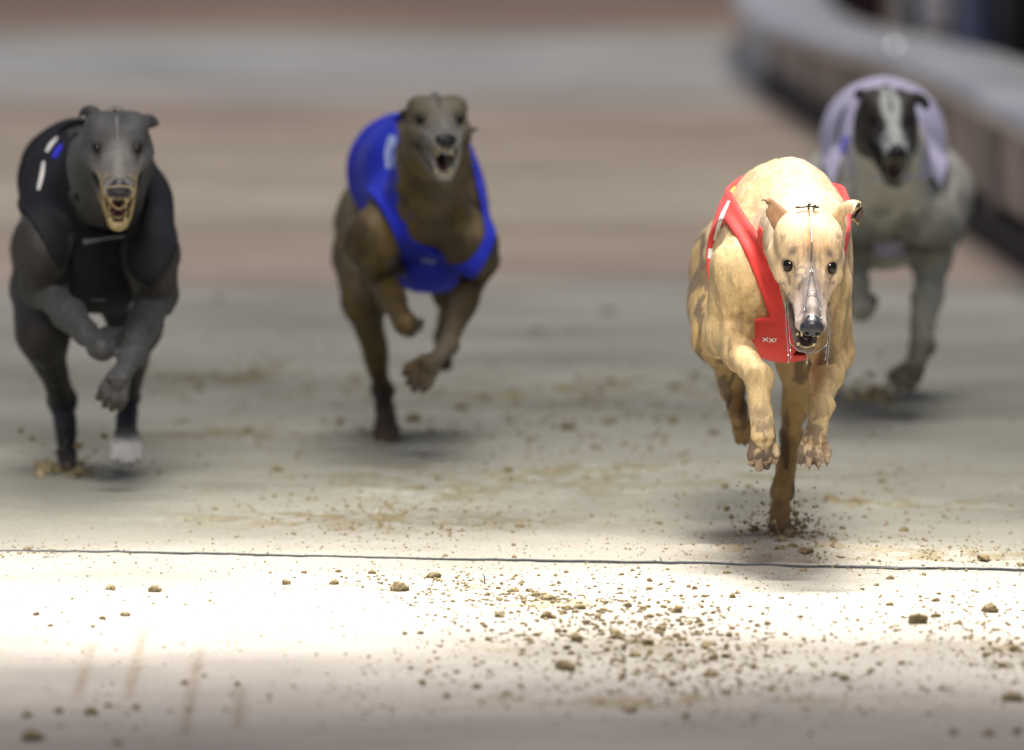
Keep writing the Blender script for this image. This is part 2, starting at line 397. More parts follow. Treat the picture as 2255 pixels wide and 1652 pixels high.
def build_dog(sp):
    """one running greyhound: body (one continuous mesh) with eyes, nose, jaws, vest and race muzzle as its parts"""
    vox = sp['vox']; S = SDF(vox); J = {k: W(*v) for k, v in sp['J'].items()}
    coat = sp['coat']; H = Frame(W(*sp['head']), *[math.radians(a) for a in sp['hrot']]); hs = sp.get('hs', 1.0)
    fb = J['ribs'] - J['pelvis']; fb[2] = 0; fb = nrm(fb); ub = np.array([0, 0, 1.0]); rb = np.cross(fb, ub)   # dog's own right
    T = SDF(vox)                       # the trunk alone, for fitting the vest
    rl, rf, ru = sp['ribr']
    Rb = np.stack([rb, fb, ub])
    rc = J['ribs']
    def both(fn, *a, **k): getattr(S, fn)(*a, **k); getattr(T, fn)(*a, **k)
    both('ball', rc, [rl, rf, ru], .03, coat['body'], Rb)
    both('ball', rc + fb*.07 - ub*ru*.28, [rl*.74, rf*.62, ru*.66], .04, coat['chest'], Rb)            # deep keel of the chest
    both('cone', rc + fb*rf*.35 + ub*ru*.05, rc + fb*rf*.62 - ub*ru*.1, rl*.72, rl*.55, .04, coat['chest'])
    both('cone', J['withers'], J['loin'], sp['wr'], sp['lr'], .04, coat['back'])
    both('cone', J['loin'], J['pelvis'], sp['lr'], sp['pr'], .05, coat['back'])
    # ridges: spine and ribs just show through the skin
    both('cone', J['withers'] + ub*sp['wr']*.72, J['loin'] + ub*sp['lr']*.8, .018, .016, .03, coat['back'])
    for k_, sg in (('R', 1), ('L', -1)):
        b_, s_ = J['blade'+k_], J['shoulder'+k_]
        both('cone', b_, s_, sp['br'], sp['sr'], .035, coat['shoulder'], flat=(rb + .25*fb, .85))
        both('cone', b_ + fb*.03 + ub*.01, s_ + fb*.02, sp['br']*.35, sp['sr']*.5, .018, coat['shoulder'])
    # neck
    nb, nt_ = J['neck'], H.w(0, -.045*hs, -.022*hs)
    mid = (nb+nt_)/2 + ub*.012
    both('cone', nb, mid, sp['nr'][0], (sp['nr'][0]+sp['nr'][1])/2, .035, coat['neck'])
    S.cone(mid, nt_, (sp['nr'][0]+sp['nr'][1])/2, sp['nr'][1], .03, coat['neck'])
    for sg in (-1, 1):                  # the two straps of muscle down the front of the neck
        S.cone(nt_ + H.r*sg*.03, nb + rb*sg*sp['nr'][0]*.55 + fb*.03 - ub*.04, .016, .024, .02, coat['neck'])
    claws = []
    # legs: shoulder - elbow - wrist - knuckles - toes
    for k_ in 'RL':
        e, wv, m, t_ = J['elbow'+k_], J['wrist'+k_], J['meta'+k_], J['toe'+k_]; s_ = J['shoulder'+k_]
        a = sp['ar']; fr = sp['fr'][k_]; ac = coat['leg']
        S.cone(s_ - fb*.01, e, sp['sr']*.98, a, .035, coat['shoulder'])
        S.ball(e, [a*.85]*3, .015, ac); S.cone(e - nrm(wv-e)*a*.9, e + nrm(wv-e)*a*.3, a*.42, a*.4, .012, ac)                                                   # elbow
        ax = nrm(wv-e); 
        S.cone(e + ax*.005, e + (wv-e)*.45, a*.82, fr[0], .02, ac)
        S.cone(e + (wv-e)*.45, wv, fr[0], fr[1], .02, ac)
        S.cone(e + (wv-e)*.1 + sp['bul'][k_], e + (wv-e)*.6, a*.45, fr[1]*.6, .016, ac)    # extensor muscle
        S.ball(wv, [fr[1]*1.06]*3, .010, coat['wrist'])
        S.ball(wv - nrm(m-wv)*fr[1]*.5 + ax*fr[1]*.2 + np.array(sp['pd'][k_])*fr[1]*.35, [fr[1]*.6]*3, .008, coat['wrist'])
        S.ball(wv + rb*fr[1]*.75, [fr[1]*.45]*3, .008, coat['wrist'])
        S.ball(wv - rb*fr[1]*.75, [fr[1]*.45]*3, .008, coat['wrist'])
        S.cone(wv, m, fr[1]*.92, fr[2], .012, coat['pastern'], flat=(sp['pd'][k_], .8))
        pd = np.array(sp['pd'][k_], float); side = nrm(np.cross(m-wv, pd))
        S.cone(wv - ax*.06 + nrm(pd)*fr[1]*.7, wv + nrm(pd)*fr[1]*.75, .004, .0055, .006, ac)
        for o_ in (-.5, -.17, .17, .5):                                                  # metacarpal tendons
            S.cone(wv + side*fr[1]*o_*.9 + nrm(pd)*fr[1]*.55, m + side*fr[2]*o_*1.5 + nrm(pd)*fr[2]*.7, .0045, .0058, .004, coat['pastern'])
        paw(S, m, t_, side, pd, sp['pw'][k_], coat['paw'], coat.get('toe', coat['paw']), claws, spread=sp.get('spread', 1))
        h, kn, ho, hm, ht = [J[q+k_] for q in ('hip', 'knee', 'hock', 'hmeta', 'htoe')]; hr = sp['hr'][k_]
        S.cone(h, kn, hr[0], hr[1], .04, coat['thigh'])
        S.cone((h+kn)/2 - fb*.05, kn - fb*.01, hr[0]*.75, hr[1]*.8, .03, coat['thigh'])
        S.cone(kn, ho, hr[1]*.92, hr[2], .025, coat['gaskin'])
        S.ball(ho, [hr[2]*1.25]*3, .01, coat['gaskin'])
        S.cone(ho - fb*.012 + ub*.012, kn - fb*.06 + (ho-kn)*.3, hr[2]*.45, hr[2]*.5, .012, coat['gaskin'])   # the heel tendon
        S.cone(ho, hm, hr[2]*1.05, hr[3], .012, coat['hpastern'])
        pd = np.array(sp['hpd'][k_], float); side = nrm(np.cross(hm-ho, pd))
        paw(S, hm, ht, side, pd, sp['hpw'][k_], coat['hpaw'][k_] if isinstance(coat['hpaw'], dict) else coat['hpaw'], coat['htoe'][k_] if isinstance(coat.get('htoe'), dict) else coat.get('htoe', coat['hpastern']), claws, spread=.8)
    # tail, carried low
    tp = [J['pelvis'] - fb*.06 - ub*.01, J['pelvis'] - fb*.14 - ub*.05, J['pelvis'] - fb*.24 - ub*.11, J['pelvis'] - fb*.35 - ub*.14, J['pelvis'] - fb*.44 - ub*.12]
    tr = [.024, .016, .011, .008, .005]
    for i in range(4): S.cone(tp[i], tp[i+1], tr[i], tr[i+1], .02, coat['back'])
    # head --------------------------------------------------------
    hc = coat['head']; w_ = lambda x, y, z: H.w(x*hs, y*hs, z*hs); q = hs; mz = coat['muzzle']
    HR = H.R
    jaw = sp.get('jaw', .35)
    cr = sp.get('crn', 0); S.ball(w_(0, -.014, .004 + cr*.4), [.0505*q*sp.get('cw', 1), .064*q, (.046+cr)*q], .02, hc, HR)
    S.ball(w_(0, -.05, .018 + cr*1.6), [.030*q, .036*q, .026*q], .02, hc, HR)
    for sg in (-1, 1):
        S.cone(w_(sg*.043, -.020, -.018), w_(sg*.0385, .032, -.010), .0135*q, .0125*q, .014, hc)    # cheekbone arch
        S.cone(w_(sg*.0385, .032, -.012), w_(sg*.021, .080, -.016), .0125*q, .0100*q, .014, hc)
        S.ball(w_(sg*.036, -.022, -.028), [.019*q, .034*q, .028*q], .014, hc, HR)                   # masseter
        S.ball(w_(sg*.0285, .020, .0190), [.014*q, .018*q, .009*q], .016, hc, HR)                     # brow
        S.ball(w_(sg*.028, -.018, .028), [.022*q, .034*q, .016*q], .02, hc, HR)                     # temple
        S.cone(w_(sg*.0155, .07, -.014), w_(sg*.0125, .142, -.018), .0135*q, .0108*q, .008, mz)     # upper lip
        S.ball(w_(sg*.0125, .144, -.017), [.0115*q, .013*q, .010*q], .006, mz, HR)
    S.cone(w_(0, .02, .008), w_(0, .068, -.002), .0300*q, .0235*q, .016, hc)
    S.cone(w_(0, .062, -.002), w_(0, .146, -.008), .0215*q, .0145*q, .010, mz)
    S.cone(w_(0, .055, .010), w_(0, .13, .0035), .0110*q, .0090*q, .010, mz)                       # bridge
    # soft hollows: eye sockets, the stop and the median furrow
    ex, ey, ez = sp.get('eye', (.0315, .040, .0115))
    for sg in (-1, 1):
        S.ball(w_(sg*(ex+.001), ey+.013, ez), [.0115*q, .0140*q, .0115*q], .008, None, HR, sub=True)
        S.ball(w_(sg*.016, .050, .006), [.010*q, .022*q, .010*q], .016, hc, HR)
    S.cone(w_(0, .0, .053), w_(0, .05, .034), .0035*q, .0030*q, .008, None, sub=True)
    # lower jaw, open
    ja = jaw; ca, sa = math.cos(ja), math.sin(ja)
    def jw(x, y, z):                       # jaw hinge frame
        yy, zz = y*ca + z*sa, -y*sa + z*ca
        return w_(x, -.012 + yy, -.032 + zz)
    for sg in (-1, 1):
        S.cone(jw(sg*.034, .0, -.004), jw(sg*.021, .075, -.010), .0125*q, .0090*q, .008, hc)
        S.cone(jw(sg*.021, .075, -.010), jw(sg*.0105, .138, -.006), .0080*q, .0058*q, .004, coat['jaw'])
    S.cone(jw(-.0065, .142, -.007), jw(.0065, .142, -.007), .0055*q, .0055*q, .006, coat['jaw'])
    S.cone(jw(0, .03, -.016), jw(0, .132, -.012), .0170*q, .0065*q, .006, coat['jaw'])
    # body surface
    D, lo = S.field(); V, F = S.polys(D, lo)
    col = S.colors(V, tau=coat.get('tau', .008))
    hl = H.l(V)/hs
    col = sp['paint'](V, hl, col, J, (rb, fb, ub), rc, jw)
    fn_ = np.cross(V[F[:, 2]]-V[F[:, 0]], V[F[:, 3]]-V[F[:, 1]]); vn_ = np.zeros_like(V)
    for c_ in range(4): np.add.at(vn_, F[:, c_], fn_)
    vn_ /= np.linalg.norm(vn_, axis=1)[:, None] + 1e-12
    noth = sstep(.10, .16, np.linalg.norm(hl - np.array([0, .04, 0]), axis=1)); q_ = (V - rc)@Rb.T
    rel = (fbm(V*np.array([75, 60, 16]) + 3, 3)-.5)*.0065 + (fbm(V*np.array([22, 18, 11]) + 8, 2)-.5)*.009
    rel += -.0016*(np.abs(np.sin(q_[:, 1]*150 + q_[:, 2]*30)) < .35)*(np.abs(q_[:, 0]) > rl*.72)*(q_[:, 1] < -.02)*(q_[:, 1] > -.2)
    V = V + vn_*(rel*noth)[:, None]
    me = mesh_np('greyhound_body', V, F)
    n_body = len(V)
    # ears: thin curled leather sheets joined into the same body mesh
    ev, ef, ec = [V], [F], [col]; off = len(V)
    for ear in sp['ears']:
        pts = smooth_path([w_(*p) for p in ear['path']], 5); n = len(pts); ws = np.interp(np.linspace(0, 1, n), np.linspace(0, 1, len(ear['w'])), ear['w'])*hs
        cu = np.interp(np.linspace(0, 1, n), np.linspace(0, 1, len(ear['curl'])), ear['curl'])
        opl = ear['open'] if hasattr(ear['open'][0], '__len__') else [ear['open']]*2; opa = np.array([np.interp(np.linspace(0, 1, n), np.linspace(0, 1, len(opl)), [o_[c_] for o_ in opl]) for c_ in range(3)]).T
        m = 15; front, back = [], []
        for i in range(n):
            t = nrm(pts[min(i+1, n-1)] - pts[max(i-1, 0)]); op0 = nrm(H.r*opa[i][0] + H.f*opa[i][1] + H.u*opa[i][2]); op = nrm(op0 - t*(op0@t)); sd = np.cross(t, op)
            for j in range(m):
                v = -1 + 2*j/(m-1); th = v*cu[i]; R = ws[i]/max(cu[i], .2)
                p = pts[i] + sd*R*math.sin(th) - op*R*(math.cos(th)-math.cos(cu[i])*.5)
                nn = -(sd*math.sin(th) - op*math.cos(th))
                th_ = .0011*(1 - .5*abs(v)) + .0003
                front.append(p + nn*th_); back.append(p - nn*th_)
        A = np.array(front + back); g = np.arange(n*m).reshape(n, m); N = n*m
        Fq = [np.stack([g[:-1, :-1].ravel(), g[1:, :-1].ravel(), g[1:, 1:].ravel(), g[:-1, 1:].ravel()], 1), np.stack([g[:-1, :-1].ravel(), g[:-1, 1:].ravel(), g[1:, 1:].ravel(), g[1:, :-1].ravel()], 1)+N]
        for e_ in (g[0], g[-1], g[:, 0], g[:, -1]): Fq.append(np.stack([e_[:-1], e_[1:], e_[1:]+N, e_[:-1]+N], 1))
        Fq = np.concatenate(Fq)
        nz = fbm(A*60, 3)[:, None]
        cf = np.array(ear['cin'])*(.75+.5*nz[:N]); cb = np.array(ear['cout'])*(.7+.6*nz[N:])
        ev.append(A); ef.append(Fq+off); ec.append(np.concatenate([cf, cb])); off += 2*N
    Va, Fa, Ca = np.concatenate(ev), np.concatenate(ef), np.concatenate(ec)
    me = mesh_np('greyhound', Va, Fa.astype(np.int32)); set_col(me, Ca)
    root = link('greyhound', me, FUR)
    tag(root, sp['label'], 'greyhound', 'greyhounds racing along the sand track')
    bvh = BVHTree.FromPolygons([tuple(v) for v in V], [tuple(f) for f in F])
    def hit(o, d, bv=bvh):
        r = bv.ray_cast(Vector(o), Vector(nrm(d))); return None if r[0] is None else (np.array(r[0]), np.array(r[1]))
    # eyes
    for sg in (-1, 1):
        a = w_(sg*ex, .2, ez); r = hit(a, -H.f + H.r*0)
        p = r[0] if r else w_(sg*ex, ey, ez)
        bm = bmesh.new(); bmesh.ops.create_uvsphere(bm, u_segments=20, v_segments=14, radius=sp.get('eyer', .0104)*hs)
        em = bpy.data.meshes.new('eye'); bm.to_mesh(em); bm.free(); em.polygons.foreach_set('use_smooth', [True]*len(em.polygons))
        eo = link('eye', em, EYE, root); eo.location = p - H.f*.0022*hs - H.r*sg*.0004
    # nose leather with nostrils
    N_ = SDF(.0012 if vox < .004 else .0018)
    N_.ball(w_(0, .1600, -.0085), [.0170*q, .0120*q, .0135*q], .004, None, HR)
    for sg in (-1, 1):
        N_.ball(w_(sg*.0085, .160, -.0105), [.0095*q, .0105*q, .0105*q], .004, None, HR)
    N_.ball(w_(0, .154, .001), [.010*q, .012*q, .006*q], .004, None, HR)
    for sg in (-1, 1):
        N_.ball(w_(sg*.0078, .1710, -.0120), [.0032*q, .006*q, .0030*q], .002, None, HR, sub=True)
        N_.cone(w_(sg*.0100, .170, -.014), w_(sg*.0145, .163, -.0150), .0014*q, .001*q, .0015, None, sub=True)
    N_.cone(w_(0, .172, -.008), w_(0, .168, -.022), .0012*q, .001*q, .002, None, sub=True)
    Dn, ln = N_.field(); vn, fn = N_.polys(Dn, ln); link('nose', mesh_np('nose', vn, fn), NOSE, root)
    # mouth lining, tongue, teeth
    M_ = SDF(.002)
    M_.cone(jw(0, .03, .006), jw(0, .125, -.001), .0135*q, .006*q, .006)
    M_.cone(w_(0, .05, -.028), w_(0, .138, -.024), .012*q, .0075*q, .006)
    Dn, ln = M_.field(); vn, fn = M_.polys(Dn, ln); mo = link('mouth_lining', mesh_np('mouth_lining', vn, fn), GUM, root)
    tg = sp.get('tongue', .118)
    M_ = SDF(.002); M_.cone(jw(0, .04, .006), jw(0, tg, .001), .0085*q, .0068*q, .006, flat=(H.u, .5)); M_.cone(jw(0, tg-.02, .002), jw(0, tg, -.001), .0070*q, .0062*q, .004, flat=(H.u, .45))
    Dn, ln = M_.field(); vn, fn = M_.polys(Dn, ln); link('tongue', mesh_np('tongue', vn, fn), TONGUE, root)
    tv, tf = [], []; T2 = {0: ([], []), 1: ([], [])}
    def cone_tooth(a, b, r):
        base = len(tv); ax = nrm(np.array(b)-np.array(a)); s1 = nrm(np.cross(ax, [.3, .5, .8])); s2 = np.cross(ax, s1)
        for i, (t, rr) in enumerate(((0, 1), (.5, .75), (.85, .35))):
            for k in range(7): th = 2*math.pi*k/7; tv.append(np.array(a)+(np.array(b)-np.array(a))*t + r*rr*(s1*math.cos(th)+s2*math.sin(th)))
        tv.append(np.array(b))
        for i in range(2):
            for k in range(7): tf.append((base+i*7+k, base+i*7+(k+1) % 7, base+(i+1)*7+(k+1) % 7, base+(i+1)*7+k))
        for k in range(7): tf.append((base+14+k, base+14+(k+1) % 7, base+21))
    for nm, lower in (('upper_teeth', 0), ('lower_teeth', 1)):
        tv.clear(); tf.clear()
        for sg in (-1, 1):
            if not lower:
                cone_tooth(w_(sg*.0125, .143, -.024), w_(sg*.0125, .147, -.040), .0030*q)
                for k in range(3): cone_tooth(w_(sg*(.002+.0035*k), .151-.0012*k, -.0245), w_(sg*(.002+.0035*k), .152-.0012*k, -.030), .0018*q)
                for k in range(4): cone_tooth(w_(sg*.0135, .125-.014*k, -.025), w_(sg*.0135, .124-.014*k, -.032), .0032*q)
            else:
                cone_tooth(jw(sg*.0110, .136, -.003), jw(sg*.0130, .142, .014), .0034*q)
                for k in range(3): cone_tooth(jw(sg*(.0015+.003*k), .1415-.0008*k, -.003), jw(sg*(.0015+.003*k), .142-.0008*k, .0035), .0016*q)
                for k in range(4): cone_tooth(jw(sg*.0125, .120-.014*k, -.003), jw(sg*.0125, .119-.014*k, .0045), .0032*q)
        link(nm, mesh_np(nm, list(tv), list(tf)), TEETH, root)
    # claws
    for p_ in range(4):
        cv, cf = [], []
        for a, b, r in claws[p_*4:p_*4+4]:
            v_, f_ = tubes([[a, (a+b)/2 + .15*r*ub, b]], [r, r*.8, r*.25], 6); f_ = [tuple(i+len(cv) for i in ff) for ff in f_]; cv += v_; cf += f_
        link('claws', mesh_np('claws', cv, cf), CLAW, root)
    # ---------------- vest, fitted over the trunk
    vs = sp['vest']; T.vox = vs.get('vox', vox)
    bs = [T.box(o, .02) for o in T.ops]
    lo = np.min([b[0] for b in bs], 0); hi = np.max([b[1] for b in bs], 0)
    D, lo = T.field(lo=lo, hi=hi, band=.03)
    ax = [lo[i] + T.vox*np.arange(D.shape[i]) for i in range(3)]
    P = np.stack(np.meshgrid(*ax, indexing='ij'), -1).reshape(-1, 3)
    L = (P - rc)@Rb.T; x, y, z = L[:, 0], L[:, 1], L[:, 2]
    wob = (fbm(L*14, 2)-.5)*.006
    thick = vs.get('t', .006) + wob*.35
    d = D.ravel() - thick
    lim = lambda a, b, k=.006: (lambda hh: b*(1-hh) + a*hh + k*hh*(1-hh))(np.clip(.5 + .5*(a-b)/k, 0, 1))
    reg = vs['y0'] - y                                             # hem across the back
    hy, hz, hry, hrz = vs['hole']
    for sg, kk in ((1, 'R'), (-1, 'L')):
        hc_ = vs.get('hole'+kk, vs['hole']); hy, hz, hry, hrz = hc_[:4]; hx = hc_[4] if len(hc_) > 4 else vs.get('hx', .055)
        c_ = np.hypot((y-hy)/hry, (z-hz)/hrz); cyl = (c_-1)*min(hry, hrz)
        hole = np.maximum(cyl, hx + vs.get('hs', .4)*z - sg*x)
        reg = np.maximum(reg, -hole)
    na, nb_, r0, r1 = vs['neck']; na = np.array(na); nb_ = np.array(nb_)
    ba = nb_-na; t = np.clip(((L-na)@ba)/(ba@ba), 0, 1); cap = np.linalg.norm((L - na - t[:, None]*ba)*np.array([vs.get('nx', 1), 1, 1]), axis=1) - (r0 + (r1-r0)*t)
    reg = np.maximum(reg, -cap)
    if 'U' in vs:
        zb_, a_, b_, p_, yu = vs['U']
        u_ = np.clip(z - zb_, 0, None); wid = np.minimum(a_*(u_/b_)**(1/p_), a_*vs.get('um', 1.0))
        reg = np.maximum(reg, np.minimum(np.minimum(wid - np.abs(x), z - zb_), (y - yu)))
    if 'zb' in vs: reg = np.maximum(reg, vs['zb'] - z)
    d = d - .0016*sstep(-.012, -.0095, reg)
    dv = lim(d, reg + wob*.5, .004).reshape(D.shape).astype(np.float32)
    vv, vf = T.polys(np.clip(dv, -.03, .03), lo)
    vo = link('race_vest', mesh_np('race_vest', vv, vf), vs['mat'], root)
    vb = BVHTree.FromPolygons([tuple(v) for v in vv], [tuple(f) for f in vf])
    co = np.array(camo.location)
    for dc in sp.get('decals', []):
        pts = smooth_path([np.array([a, b, 0.]) for a, b in dc['p']], 8) if len(dc['p']) > 2 else [np.array([dc['p'][0][0]*(1-t)+dc['p'][1][0]*t, dc['p'][0][1]*(1-t)+dc['p'][1][1]*t, 0]) for t in np.linspace(0, 1, 8)]
        wd = dc['w']; n = len(pts); m = 5; ok = []; rows = []
        for i, p in enumerate(pts):
            t = nrm(pts[min(i+1, n-1)]-pts[max(i-1, 0)]); s = np.array([-t[1], t[0], 0]); row = []
            ww = np.interp(i/(n-1), np.linspace(0, 1, len(wd)), wd)
            for j in range(m):
                c = p + s*ww*(j/(m-1)-.5); dr = W(c[0], c[1], 20.0) - co
                h = hit(co + nrm(dr)*10, dr, vb if dc.get('on', 'vest') == 'vest' else bvh)
                row.append(None if h is None else h[0] - nrm(dr)*.0022)
            rows.append(row)
        DV, DF, ids = [], [], {}
        for i in range(n-1):
            for j in range(m-1):
                qd = [(i, j), (i, j+1), (i+1, j+1), (i+1, j)]; pp = [rows[a][b] for a, b in qd]
                if any(v is None for v in pp): continue
                if max(np.linalg.norm(pp[a]-pp[(a+1) % 4]) for a in range(4)) > .10: continue
                f_ = []
                for key, v in zip(qd, pp):
                    if key not in ids: ids[key] = len(DV); DV.append(v)
                    f_.append(ids[key])
                DF.append(tuple(f_))
        if DF:
            o_ = link(dc['name'], mesh_np(dc['name'], DV, DF), dc['mat'], vo if dc.get('on', 'vest') == 'vest' else root)
    # ---------------- race muzzle: wire basket strapped round the head
    mzl = sp['muzzle']; rad = mzl['r']; paths = []
    def bp(y, th, sx=1, oz=0):                    # point on the basket at distance y, angle th (0 = up)
        tt = (y-.045)/(.185-.045); rx = (.036*(1-tt) + .0235*tt)*sx; top = (.018*(1-tt) + .010*tt); bot = (.056*(1-tt) + .064*tt)*mzl.get('drop', 1)
        rz = top if math.cos(th) > 0 else bot
        return w_(rx*math.sin(th), y, -.006 + oz + rz*math.cos(th))
    for y in mzl['rings']:
        paths.append([bp(y, 2*math.pi*k/22) for k in range(23)])
    for th in mzl['bars']:
        paths.append([bp(y, th) for y in np.linspace(mzl.get('b0', .05), .182, 7)])
    for th in mzl.get('cross', []):
        paths.append(smooth_path([bp(.182, th), w_(0, .187, -.03), bp(.182, -th)], 6))
    if 'custom' in mzl:
        def surf(x, y, off=.002):
            h_ = hit(w_(x, y, .1), -H.u); return (h_[0] if h_ else w_(x, y, .01)) + H.u*off
        paths = mzl['custom'](w_, jw, surf)
        V_, F_ = [], []
        for pth in paths:
            n_ = len(pth); rr = [rad*(1.0 + .9*(math.sin(i*1.55) > .75)) for i in range(n_)]
            a_, b_ = tubes([pth], rr, 6); F_ += [tuple(i+len(V_) for i in f) for f in b_]; V_ += a_
        v_, f_ = V_, F_
    else: v_, f_ = tubes(paths, rad, 6)
    mo = link('race_muzzle', mesh_np('race_muzzle', v_, f_), mzl['mat'], root)
    # head strap from the basket over the brow to the buckle between the ears
    sv, sf = tubes([smooth_path([bp(.05, 0), w_(0, .058, .0165), w_(0, .035, .0405), w_(0, .024, .0465)], 6)], .0014*mzl.get('sw', 1), 6)
    link('strap', mesh_np('strap', sv, sf), mzl.get('smat2', mzl['smat']), mo)
    sv, sf = tubes([smooth_path([w_(0, .024, .0465), w_(0, .01, .0515+cr*.9), w_(0, -.03, .056+cr*1.3), w_(0, -.052, .050+cr*1.5)], 6)], .0016*mzl.get('sw', 1), 6)
    link('strap', mesh_np('strap', sv, sf), mzl['smat'], mo)
    side = [smooth_path([bp(.05, s_*math.pi*.5), w_(s_*.05, .0, -.03), w_(s_*.047, -.045, -.005), w_(s_*.02, -.062, .03), w_(0, -.06, .045)], 6) for s_ in (-1, 1)]
    sv, sf = tubes(side, .0013, 6); link('strap', mesh_np('strap', sv, sf), mzl['smat'], mo)
    cz = cr*1.5
    bk = tubes([[w_(.022, -.05, .053+cz), w_(.010, -.052, .0535+cz), w_(0, -.054, .054+cz), w_(-.014, -.052, .054+cz)], [w_(.002, -.052, .050+cz), w_(.003, -.05, .061+cz), w_(-.001, -.05, .062+cz)], [w_(-.006, -.052, .050+cz), w_(-.007, -.05, .060+cz)]], .0017, 6)
    link('buckle', mesh_np('buckle', bk[0], bk[1]), BLACKP, mo)
    print('dog', len(V), 'verts', round(time.time()-T0, 1), 's')
    return root

def brindle(V, scale=1.0, seed=0, stretch=(1, 1, 3.2)):
    """streaky brindle mask 0..1"""
    P = V*np.array([1, 1, 1])*scale
    wv = np.stack([fbm(P*7+seed, 3), fbm(P*7+31+seed, 3), fbm(P*7+77+seed, 3)], -1)*1.6
    n = fbm((P*np.array(stretch)*22 + wv*np.array([1.1, 1.1, .5])) + seed, 3)
    return sstep(.50, .62, n)
ONLY = None

# ---- first dog: fawn brindle in the red vest, nearest, in the finish-line light
def paint_fawn(V, hl, col, J, ax, rc, jw):
    rb, fb, ub = ax
    n = fbm(V*40, 4); col = col*(.86+.28*n)[:, None]
    L = (V - rc)
    back = sstep(.02, .11, (V-J['ribs'])@ub)
    # brindle streaks: strong on flanks, thighs and pasterns, faint on the back
    b = brindle(V, 1.5, 3, (2.0, .6, .3))
    rear = sstep(.05, -.15, (V-J['ribs'])@fb)
    low = sstep(.36, .26, V[:, 2])
    amt = np.clip(.45 + .5*rear*(1-back) + .35*low - .3*back, 0, .88)*(hl[:, 1] < -.09)
    col = mix(col, (.10, .07, .04), b*amt)
    bl = sstep(.55, .72, fbm(V*55+9, 3))*back
    col = mix(col, (.33, .27, .24), bl*.6)
    # head markings
    inh = (np.abs(hl[:, 0]) < .08) & (hl[:, 1] > -.09) & (hl[:, 1] < .19) & (np.abs(hl[:, 2]) < .11)
    x, y, z = hl[:, 0], hl[:, 1], hl[:, 2]; h = inh.astype(float)
    line = np.exp(-((x-.0005*np.sin(y*90))/(.0042+.0055*sstep(.04, .09, y)))**2)*sstep(-.005, .03, y)*sstep(.16, .12, y)*(z > -.012)
    col = mix(col, (.07, .055, .05), np.clip(line*1.5*h*(.6+.6*fbm(V*160, 2)), 0, .95))
    orange = np.exp(-(x/.022)**2 - ((y-.02)/.022)**2)*(z > 0); col = mix(col, (.48, .22, .07), orange*.75*h)  # orange patch of the face mask between the eyes
    dk = np.exp(-(x/.014)**2 - ((y-.045)/.022)**2)*(z > 0)*fbm(V*110, 3); col = mix(col, (.12, .09, .06), np.clip(dk*1.1, 0, .8)*h)
    for sg in (-1, 1):
        br = np.exp(-((x-sg*.0285)/.0065)**2 - ((y-.031)/.006)**2)*(z > .012); col = mix(col, (.08, .06, .055), br*.95*h)
        rim = np.exp(-(((np.hypot((x-sg*.0315), (z-.0105)) - .0105)/.0022)**2))*(y > .03)*(y < .07); col = mix(col, (.03, .02, .02), rim*.75*h)
        tr = np.exp(-((x-sg*.021)/.008)**2 - ((y-.062)/.018)**2)*(z > -.01); col = mix(col, (.22, .15, .08), tr*.9*h*(fbm(V*120, 2)))
        sm = np.exp(-((x-sg*.012)/.005)**2 - ((y-.02)/.012)**2)*(z > .02); col = mix(col, (.16, .12, .1), sm*.45*h*fbm(V*150, 2)*1.4)
        st = np.exp(-((x-sg*.043)/.006)**2 - ((y+.0)/.018)**2)*(z > .0); col = mix(col, (.14, .11, .08), st*.8*h*sstep(.4, .6, fbm(V*150, 2)))
    stk = sstep(.50, .60, fbm(hl*np.array([330, 34, 34]) + 6, 2))*np.exp(-(x/.024)**2)*sstep(.012, .035, y)*sstep(.125, .095, y)*(z > -.012); col = mix(col, (.13, .095, .06), stk*.75*h)
    tmp = sstep(.52, .62, fbm(hl*np.array([60, 60, 60]) + 3, 3))*sstep(.03, -.02, y)*h; col = mix(col, (.30, .22, .14), tmp*.4)
    mzk = sstep(.07, .13, y)*(y < .19); col = mix(col, (.33, .27, .25), mzk*.85*h)
    sp2 = sstep(.55, .7, fbm(V*130+3, 3))*(y > .05); col = mix(col, (.11, .09, .09), sp2*.85*h)
    col = mix(col, (.09, .08, .085), sstep(.008, .002, np.abs(np.abs(x)-.0095))*sstep(.07, .1, y)*(z > -.012)*.6*h)
    lip = sstep(-.018, -.026, z)*(y > .06)*(z > -.045); col = mix(col, (.06, .04, .04), lip*.8*h)
    jl = (z < -.045)*(y > .05); col = mix(col, (.10, .075, .06), jl*.6*h)
    # darker knuckles and sand-soiled pasterns
    for k in 'RL':
        d = np.linalg.norm(V-J['wrist'+k], axis=1); col = mix(col, (.22, .16, .1), np.exp(-(d/.022)**2)*.35)
        d = np.linalg.norm(V-(J['meta'+k]*.4+J['toe'+k]*.6), axis=1)
        s_ = sstep(.44, .56, fbm(V*np.array([120, 120, 35])+4, 3)); col = mix(col, (.06, .042, .03), np.exp(-(d/.075)**2)*s_*(.95 if k == 'R' else .7))
    return np.clip(col, .004, 1)
f1, f2, f3 = (.44, .32, .16), (.52, .405, .26), (.45, .29, .12)
RED = mat_cloth('red_cloth', (.58, .045, .038)); WHITEP = mat_plain('white_print', (.75, .73, .72), rough=.5, noise_amt=.08); YELP = mat_plain('yellow_print', (.75, .62, .08), rough=.5)
